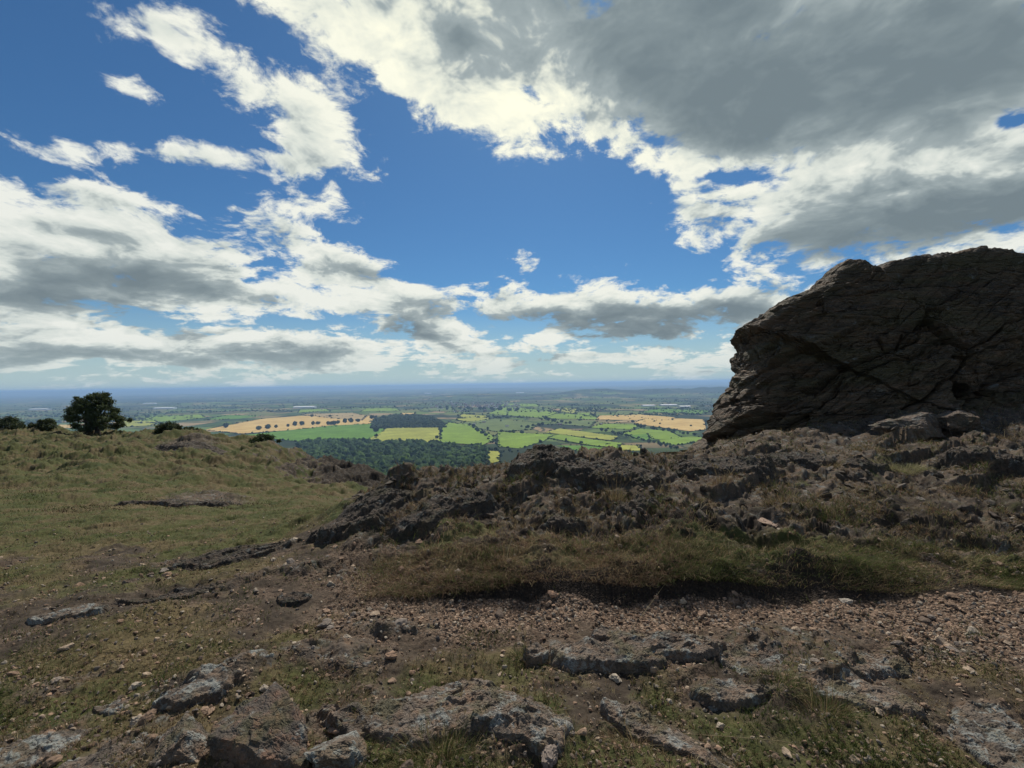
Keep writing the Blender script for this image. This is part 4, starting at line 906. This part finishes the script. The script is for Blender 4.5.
def on_plain(px, py):
    ux, uz = ray(px, py); Y = PZ / min(float(uz), -.004)
    for _ in range(12): Y = float(plain_z(np.array([ux * Y]), np.array([Y]))[0]) / min(float(uz), -.004)
    return float(ux) * Y, Y
def field_material(name, col, col2=None):
    m, t, b = material(name, .95, .05); p = wpos(t); q = t.vec('SCALE', p, scale=.01)
    n = t.noise(q, 1.2, 5, .6); s = t.noise(t.vec('MULTIPLY', q, (14, 1.0, 1)), 1, 2, .5)
    c = t.mix(t.mr(n, .35, .65), tuple(x * .8 for x in col), tuple(x * 1.2 for x in (col2 or col)))
    row = t.math('SINE', t.math('MULTIPLY', t.math('ADD', t.sep(p)[0], t.math('MULTIPLY', t.sep(p)[1], .35)), .26))
    c = t.mix(t.mr(row, .86, .98, 0, .22), c, tuple(x * .5 for x in col)); c = t.mix(t.mr(t.noise(q, .45, 3, .5), .42, .6, .28, 0), c, tuple(x * .65 for x in col))
    c = t.mix(t.mr(s, .3, .7, .28, 0), c, tuple(x * .6 for x in col)); t.put(b.inputs['Base Color'], c); return m
FM = {'g': field_material('bright pasture', (.185, .275, .034)), 'd': field_material('deep green pasture', (.11, .215, .028)), 'y': field_material('yellow green meadow', (.31, .32, .060)), 'k': field_material('olive field', (.13, .17, .055)),
      'o': field_material('ripe wheat', (.58, .38, .13), (.52, .38, .15)), 't': field_material('tan stubble', (.36, .27, .13))}
FIELDS = [ # outline in photo pixels, kind
 ([(205,430),(240,434),(372,424),(376,416),(300,416),(262,419)], 'o'), ([(300,415),(362,421),(367,416),(352,413),(312,414)], 't'),
 ([(240,436),(300,442),(372,441),(386,428),(374,424),(330,426)], 'd'), ([(372,424),(392,428),(370,421)], 'k'), ([(366,441),(430,446),(440,443),(441,428),(390,428)], 'y'),
 ([(375,440),(438,444),(440,428),(386,429)], 'y'), ([(443,428),(438,443),(482,446),(494,441),(492,436),(470,425),(448,423)], 'g'),
 ([(480,466),(499,462),(500,452),(484,451)], 'y'), ([(498,447),(520,449),(545,441),(553,435),(498,432)], 'g'),
 ([(456,420),(478,424),(490,420),(487,416),(462,414)], 'y'), ([(488,414),(540,418),(560,413),(522,408),(500,408)], 'g'),
 ([(455,424),(495,432),(530,430),(540,424),(495,419)], 'k'), ([(545,433),(612,441),(618,437),(560,429)], 'y'),
 ([(548,438),(590,446),(618,449),(622,444),(560,435)], 'g'), ([(600,452),(640,451),(640,446),(608,445)], 'y'), ([(556,446),(596,456),(640,456),(620,450),(585,446)], 'd'),
 ([(590,428),(632,430),(640,425),(600,424)], 'g'), ([(550,424),(590,427),(596,421),(556,420)], 'k'), ([(540,419),(600,420),(590,415),(556,414)], 'g'),
 ([(596,420),(668,421),(676,418),(640,415),(600,416)], 'o'), ([(634,424),(690,432),(706,430),(704,420),(680,419),(642,420)], 'o'), ([(600,424),(632,422),(668,422),(640,418)], 't'),
 ([(622,434),(660,440),(682,438),(668,431),(640,429)], 'g'), ([(655,441),(672,446),(700,442),(706,438),(690,437)], 'g'), ([(560,412),(574,414),(578,409),(562,408)], 'y'), ([(612,417),(650,417),(640,412),(618,411)], 'k'),
 ([(130,424),(178,421),(206,418),(200,415),(150,417)], 'g'), ([(110,428),(150,426),(160,422),(124,421)], 'y'), ([(205,420),(240,419),(262,416),(230,415)], 'd'), ([(50,429),(78,428),(78,425),(58,425)], 'o'),
 ([(640,412),(700,414),(712,411),(660,409)], 'd'), ([(298,413),(330,411),(326,409),(300,410)], 'g'), ([(360,412),(400,411),(396,408),(366,409)], 'g'), ([(420,411),(456,412),(452,408),(424,408)], 'k'), ([(500,406),(540,407),(536,404),(504,404)], 'g'),
 ([(400,416),(418,415),(414,413),(402,413)], 'o'), ([(575,419),(596,417),(590,413),(576,413)], 'g'), ([(640,440),(652,441),(648,434),(630,436)], 'd'),
]
def clip_dense(P, n=14):
    out = []
    for i in range(len(P)):
        a, b = np.array(P[i]), np.array(P[(i + 1) % len(P)])
        for k in range(n): out.append(a + (b - a) * k / n)
    return out
hedge_segs = []
def fields():
    import bmesh
    for i, (poly, kd) in enumerate(FIELDS):
        W_ = [on_plain(*p) for p in poly]; ring = clip_dense(W_, 6); c = np.mean(np.array(W_), 0)
        # ring-wise grid from the centre so that the sheet follows the land
        rows = []
        for s in np.linspace(0, 1, 12): rows.append([(c[0] + (q[0] - c[0]) * s, c[1] + (q[1] - c[1]) * s) for q in ring])
        A = np.array(rows); Z = plain_z(A[..., 0], A[..., 1]) + 2.0 + .35 * (i % 7)
        o = link('field', mesh('field', np.concatenate([A, Z[..., None]], -1), gridfaces(A.shape[0], A.shape[1], True), FM[kd]), kind='structure')
        hedge_segs.append([(W_[k], W_[(k + 1) % len(W_)]) for k in range(len(W_))])
fields()
M_hedge = M_far
def blobtrees(X, Y, S, r_, col, hz=1.0, sub=1, trunk=False):
    protos = []
    for k in range(5):
        V, Fc = ICO[sub]; P = V * (1 + .35 * r_.normal(size=(len(V), 1))).clip(.5, 1.5); P = P.copy(); P[:, 2] = P[:, 2] * hz + .6 * hz; protos.append((P, Fc))
    Z = plain_z(X, Y); V, Fc, Cc = scatter(protos, X, Y, Z, S, r_, np.array(col)); return V, Fc, Cc
DG = [(.026, .044, .015), (.036, .054, .018), (.020, .034, .013), (.046, .062, .022)]
def woods():
    r_ = np.random.default_rng(55)
    def area(name, label, poly, n, s0, s1, col=DG, rot_keep=None, kind='stuff', sub=1):
        # random points in a pixel polygon, evenly over the land
        W_ = np.array([on_plain(*p) for p in poly]); lo, hi = W_.min(0), W_.max(0); pts = r_.uniform(lo, hi, (n * 6, 2))
        ins = np.zeros(len(pts), bool); j = len(W_) - 1
        for i in range(len(W_)):
            a, b = W_[i], W_[j]; c = ((a[1] > pts[:, 1]) != (b[1] > pts[:, 1])) & (pts[:, 0] < (b[0] - a[0]) * (pts[:, 1] - a[1]) / (b[1] - a[1] + 1e-9) + a[0]); ins ^= c; j = i
        pts = pts[ins][:n]; S = r_.uniform(s0, s1, len(pts))
        V, Fc, Cc = blobtrees(pts[:, 0], pts[:, 1], S, r_, col, 1.0, sub)
        link(name, mesh(name, V, Fc, M_far, {'tint': Cc}, smooth=True), kind=kind, label=label)
    area('wood', 'broad dark wood clothing the foot of the hill', [(300,443),(345,442),(420,444),(470,449),(488,451),(480,470),(476,500),(380,520),(290,500)], 5200, 6.5, 13, [(.032,.060,.016),(.022,.040,.012),(.048,.082,.022),(.016,.030,.010),(.038,.066,.020)])
    area('wood', 'compact dark wood behind the yellow meadow', [(371,429),(376,419),(395,416),(425,416),(442,422),(446,428)], 1500, 7, 12)
    # woods and hedgerow trees beyond, too many and too far to count
    m = 4800; U = r_.uniform(-1.3, .75, m * 3); Y = 1 / r_.uniform(1 / 15000, 1 / 3300, m * 3); X = U * Y
    k = fbm2(X / 900, Y / 500, 4, 600) + .25 * fbm2(X / 200, Y / 120, 3, 610) > .10; px = 512 + F * U
    infield = (Y < 4600) & (px > 195) & (px < 450); X, Y = X[k & ~infield][:m], Y[k & ~infield][:m]
    S = r_.uniform(6, 12, len(X)); V, Fc, Cc = blobtrees(X, Y, S, r_, DG, .6, 0)
    link('far_woodland', mesh('far_woodland', V, Fc, M_far, {'tint': Cc}, smooth=False), kind='stuff', label='dark woods scattered over the far plain')
woods()
def hedges():
    r_ = np.random.default_rng(66); used = []
    for i, segs in enumerate(hedge_segs):
        pts = []
        for (a, b) in segs:
            a, b = np.array(a), np.array(b); mid = (a + b) / 2
            if any(np.hypot(*(mid - q)) < 25 for q in used): continue
            used.append(mid); L = np.hypot(*(b - a)); n = int(L / (11 + a[1] / 700)); t = r_.uniform(0, 1, n)
            P = a + (b - a) * t[:, None] + r_.normal(size=(n, 2)) * 4
            keep = fbm2(P[:, 0] / 90, P[:, 1] / 90, 2, i) > -.35; pts.append(P[keep])
        if not pts: continue
        P = np.concatenate(pts)
        if len(P) < 3: continue
        S = r_.uniform(2.0, 4.6, len(P)) * (1 + (P[:, 1] - 1500).clip(0) / 12000) * np.where(r_.uniform(size=len(P)) < .1, 1.6, 1)
        c = P.mean(0); V, Fc, Cc = blobtrees(P[:, 0], P[:, 1], S, r_, DG, 1.0, 1); z = float(plain_z(c[:1], c[1:])[0]); V -= np.array([c[0], c[1], z])
        kd = {'g': 'bright green pasture', 'd': 'deep green pasture', 'y': 'yellow-green meadow', 'k': 'olive field', 'o': 'golden wheat field', 't': 'tan stubble field'}[FIELDS[i][1]]
        pxm = np.mean([p[0] for p in FIELDS[i][0]]); pym = np.mean([p[1] for p in FIELDS[i][0]])
        where = 'far left' if pxm < 210 else 'left' if pxm < 350 else 'left of centre' if pxm < 460 else 'middle' if pxm < 560 else 'right of centre' if pxm < 640 else 'right, near the crag'
        depth = 'nearest' if pym > 440 else 'nearer' if pym > 428 else 'middle-distance' if pym > 418 else 'farther' if pym > 411 else 'farthest'
        link('hedge', mesh('hedge', V, Fc, M_far, {'tint': Cc}, smooth=False), loc=(c[0], c[1], z), label=f'dark hedge round the {depth} {kd}, {where} on the plain', category='hedge', group='hedges between the fields')
hedges()
def field_trees():
    r_ = np.random.default_rng(77); ms = []
    for k in range(4):
        V, Fc = ICO[2]; P = V * (1 + .22 * r_.normal(size=(len(V), 1))).clip(.6, 1.4); P[:, 2] = P[:, 2] * .95 + 1.15
        tv, tf = tube([(0, 0, -.2), (0, 0, .6)], [.12, .09], 6); col = np.concatenate([np.tile(DG[k], (len(P), 1)) * r_.uniform(.7, 1.3, (len(P), 1)), np.tile((.03, .025, .02), (len(tv), 1))])
        ms.append(mesh('field_tree', np.concatenate([P, tv]), [Fc, tf + len(P)], M_far, {'tint': col}, smooth=False))
    def put(px, py, s, label, group):
        x, y = on_plain(px, py); z = float(plain_z(np.array([x]), np.array([y]))[0]); o = link('field_tree', ms[r_.integers(0, 4)], loc=(x, y, z + 1), label=label, category='tree', group=group)
        s = s * .8 * y / F / 2; o.scale = (s * r_.uniform(.9, 1.3), s * r_.uniform(.9, 1.3), s * r_.uniform(.85, 1.1)); o.rotation_euler = (0, 0, r_.uniform(0, 6))
    for px, py, s in [(226,428,6),(259,430,5),(268,429,5),(276,428,3.5),(288,427,3.5),(295,426,5),(302,425.5,5),(313,425,4),(318,424.6,4),(345,423,5),(351,422.6,5),(358,422,4),(312,417,3),(330,417,2.5),(372,419,5),(376,432,6)]:
        put(px, py, s, 'small round tree in the row below the golden field', 'trees in the row by the golden field')
    for px, py, s in [(328,425,4),(331,425,4.5),(334,425,4.5),(338,424,4)]: put(px, py, s, 'dark tree in the tight clump below the golden field', 'trees in the tight clump below the golden field')
    for (x0, y0, x1, y1, n) in [(440,428,438,443,7),(470,426,500,446,14),(500,432,525,434,8),(455,447,520,453,16),(600,430,680,450,26),(632,426,700,436,16),(540,420,570,424,8),(440,409,520,411,20),(520,428,552,425,9)]:
        for k in range(n):
            t = (k + r_.uniform(0, .8)) / n; put(x0 + (x1 - x0) * t + r_.normal() * 1.2, y0 + (y1 - y0) * t + r_.normal() * .5, r_.uniform(1.8, 4.2), 'dark round tree in a hedgerow on the sunlit plain', 'hedgerow trees on the plain')
    for k in range(28):
        put(r_.uniform(450, 700), r_.uniform(410, 432), r_.uniform(1.5, 2.8), 'small dark tree standing among the far fields', 'scattered trees among the far fields')
field_trees()
def buildings():
    r_ = np.random.default_rng(88); Mw = plain_simple('pale render', (.62, .6, .56), .8, .08, .05); Mb = plain_simple('brick', (.24, .13, .10), .9, .1, .05); Mr = plain_simple('slate roof', (.13, .12, .13), .8, .1, .05); Ms = plain_simple('white cladding', (.78, .78, .78), .6, .03, .02)
    def house(w, d, h, rh, m1, m2, nm):
        V = [(-w,-d,-3),(w,-d,-3),(w,d,-3),(-w,d,-3),(-w,-d,h),(w,-d,h),(w,d,h),(-w,d,h),(-w,0,h+rh),(w,0,h+rh)]; o = .5
        R = [(-w-o,-d-o,h-.3),(w+o,-d-o,h-.3),(w+o,0,h+rh+.2),(-w-o,0,h+rh+.2),(-w-o,d+o,h-.3),(w+o,d+o,h-.3)]
        Q = np.array([(0,1,5,4),(2,3,7,6),(10,11,12,13),(13,12,15,14)]); T = np.array([(1,2,6),(1,6,5),(5,6,9),(3,0,4),(3,4,7),(4,8,7)])
        return mesh(nm, np.array(V + R, float), [Q, T], [m1, m2], smooth=False, midx=[0, 0, 1, 1] + [0] * 6)
    hs = [house(7, 5, 5.5, 3, Mw, Mr, 'house'), house(9, 5, 5.5, 3.2, Mb, Mr, 'house'), house(6, 5, 5, 3, Mb, Mr, 'house')]
    def put(nm, me, px, py, s, lab, cat, grp, rz=None):
        x, y = on_plain(px, py); z = float(plain_z(np.array([x]), np.array([y]))[0]); o = link(nm, me, loc=(x, y, z), label=lab, category=cat, group=grp); o.scale = (s, s, s); o.rotation_euler = (0, 0, r_.uniform(-1, 1) if rz is None else rz)
    for _ in range(110): put('house', hs[r_.integers(0, 3)], r_.uniform(430, 520), 406 + r_.normal() * 2.2, 1.7, 'tiny house in the village beyond the fields', 'house', 'houses of the village on the plain')
    for px, py in [(474,425),(484,423),(507,427),(601,425),(560,425),(541,412),(600,411),(322,410),(352,411)]: put('farmhouse', hs[r_.integers(0, 2)], px, py, 1.3, {474:'small farmhouse in the trees right of the first bright pasture',484:'farmhouse in the trees above the middle pasture',507:'farmhouse between the two olive fields',601:'farmhouse by the hedge left of the crag-side pastures',560:'farmhouse at the left end of the long hedged strip',541:'farmhouse below the far yellow-green field',600:'lone farmhouse under the wooded ridge',322:'farmhouse beyond the golden field, on the left',352:'farmhouse beyond the golden field, nearer its right end'}[px], 'farmhouse', 'farmhouses on the plain')
    for px, py, w, lab in [(648, 406.5, 55, 'long low white shed on the far plain, leftmost of the three by the crag'), (668, 406, 75, 'longest white warehouse on the far plain left of the crag'), (684, 407.5, 45, 'short white shed closest to the crag on the far plain')]:
        put('warehouse', house(w * 1.1, 45, 14, 3, Mw, Ms, 'warehouse'), px, py, 1, lab, 'warehouse', 'white warehouses on the far plain', .05)
    for k, (px, py) in enumerate([(428, 393.5), (520, 393), (165, 409), (150, 404), (40, 410), (305, 408), (590, 391)]): put('warehouse', house(120, 40, 16, 5, Ms, Ms, 'warehouse'), px, py, .8 + py * 0 + .1 * (k % 3), 'pale warehouse speck on the blue plain, ' + ['above the compact wood','above the ridge knob','just right of the lone tree','straight over the right side of the lone tree','left of the lone tree','beyond the left end of the golden field','on the horizon over the ridge'][k], 'warehouse', 'pale far warehouses', .1)
buildings()

# ------------------------------------------------------------------ haze
def haze():
    m = bpy.data.materials.new('haze air'); m.use_nodes = True; t = NT(m.node_tree); t.n.clear(); o = t.n.new('ShaderNodeOutputMaterial'); v = t.n.new('ShaderNodeVolumePrincipled')
    v.inputs['Color'].default_value = (.42, .66, 1.0, 1); v.inputs['Density'].default_value = 7.0e-5; v.inputs['Anisotropy'].default_value = .15
    t.l.new(v.outputs[0], o.inputs['Volume'])
    x0, x1, y0, y1, z0, z1 = -88000, 88000, -88000, 88000, -320, 60
    V = np.array([(x, y, z) for z in (z0, z1) for y in (y0, y1) for x in (x0, x1)], float)
    link('haze', mesh('haze', V, np.array([(0,2,3,1),(4,5,7,6),(0,1,5,4),(2,6,7,3),(0,4,6,2),(1,3,7,5)]), m, smooth=False), kind='stuff', label='thin blue haze over the plain')
haze()
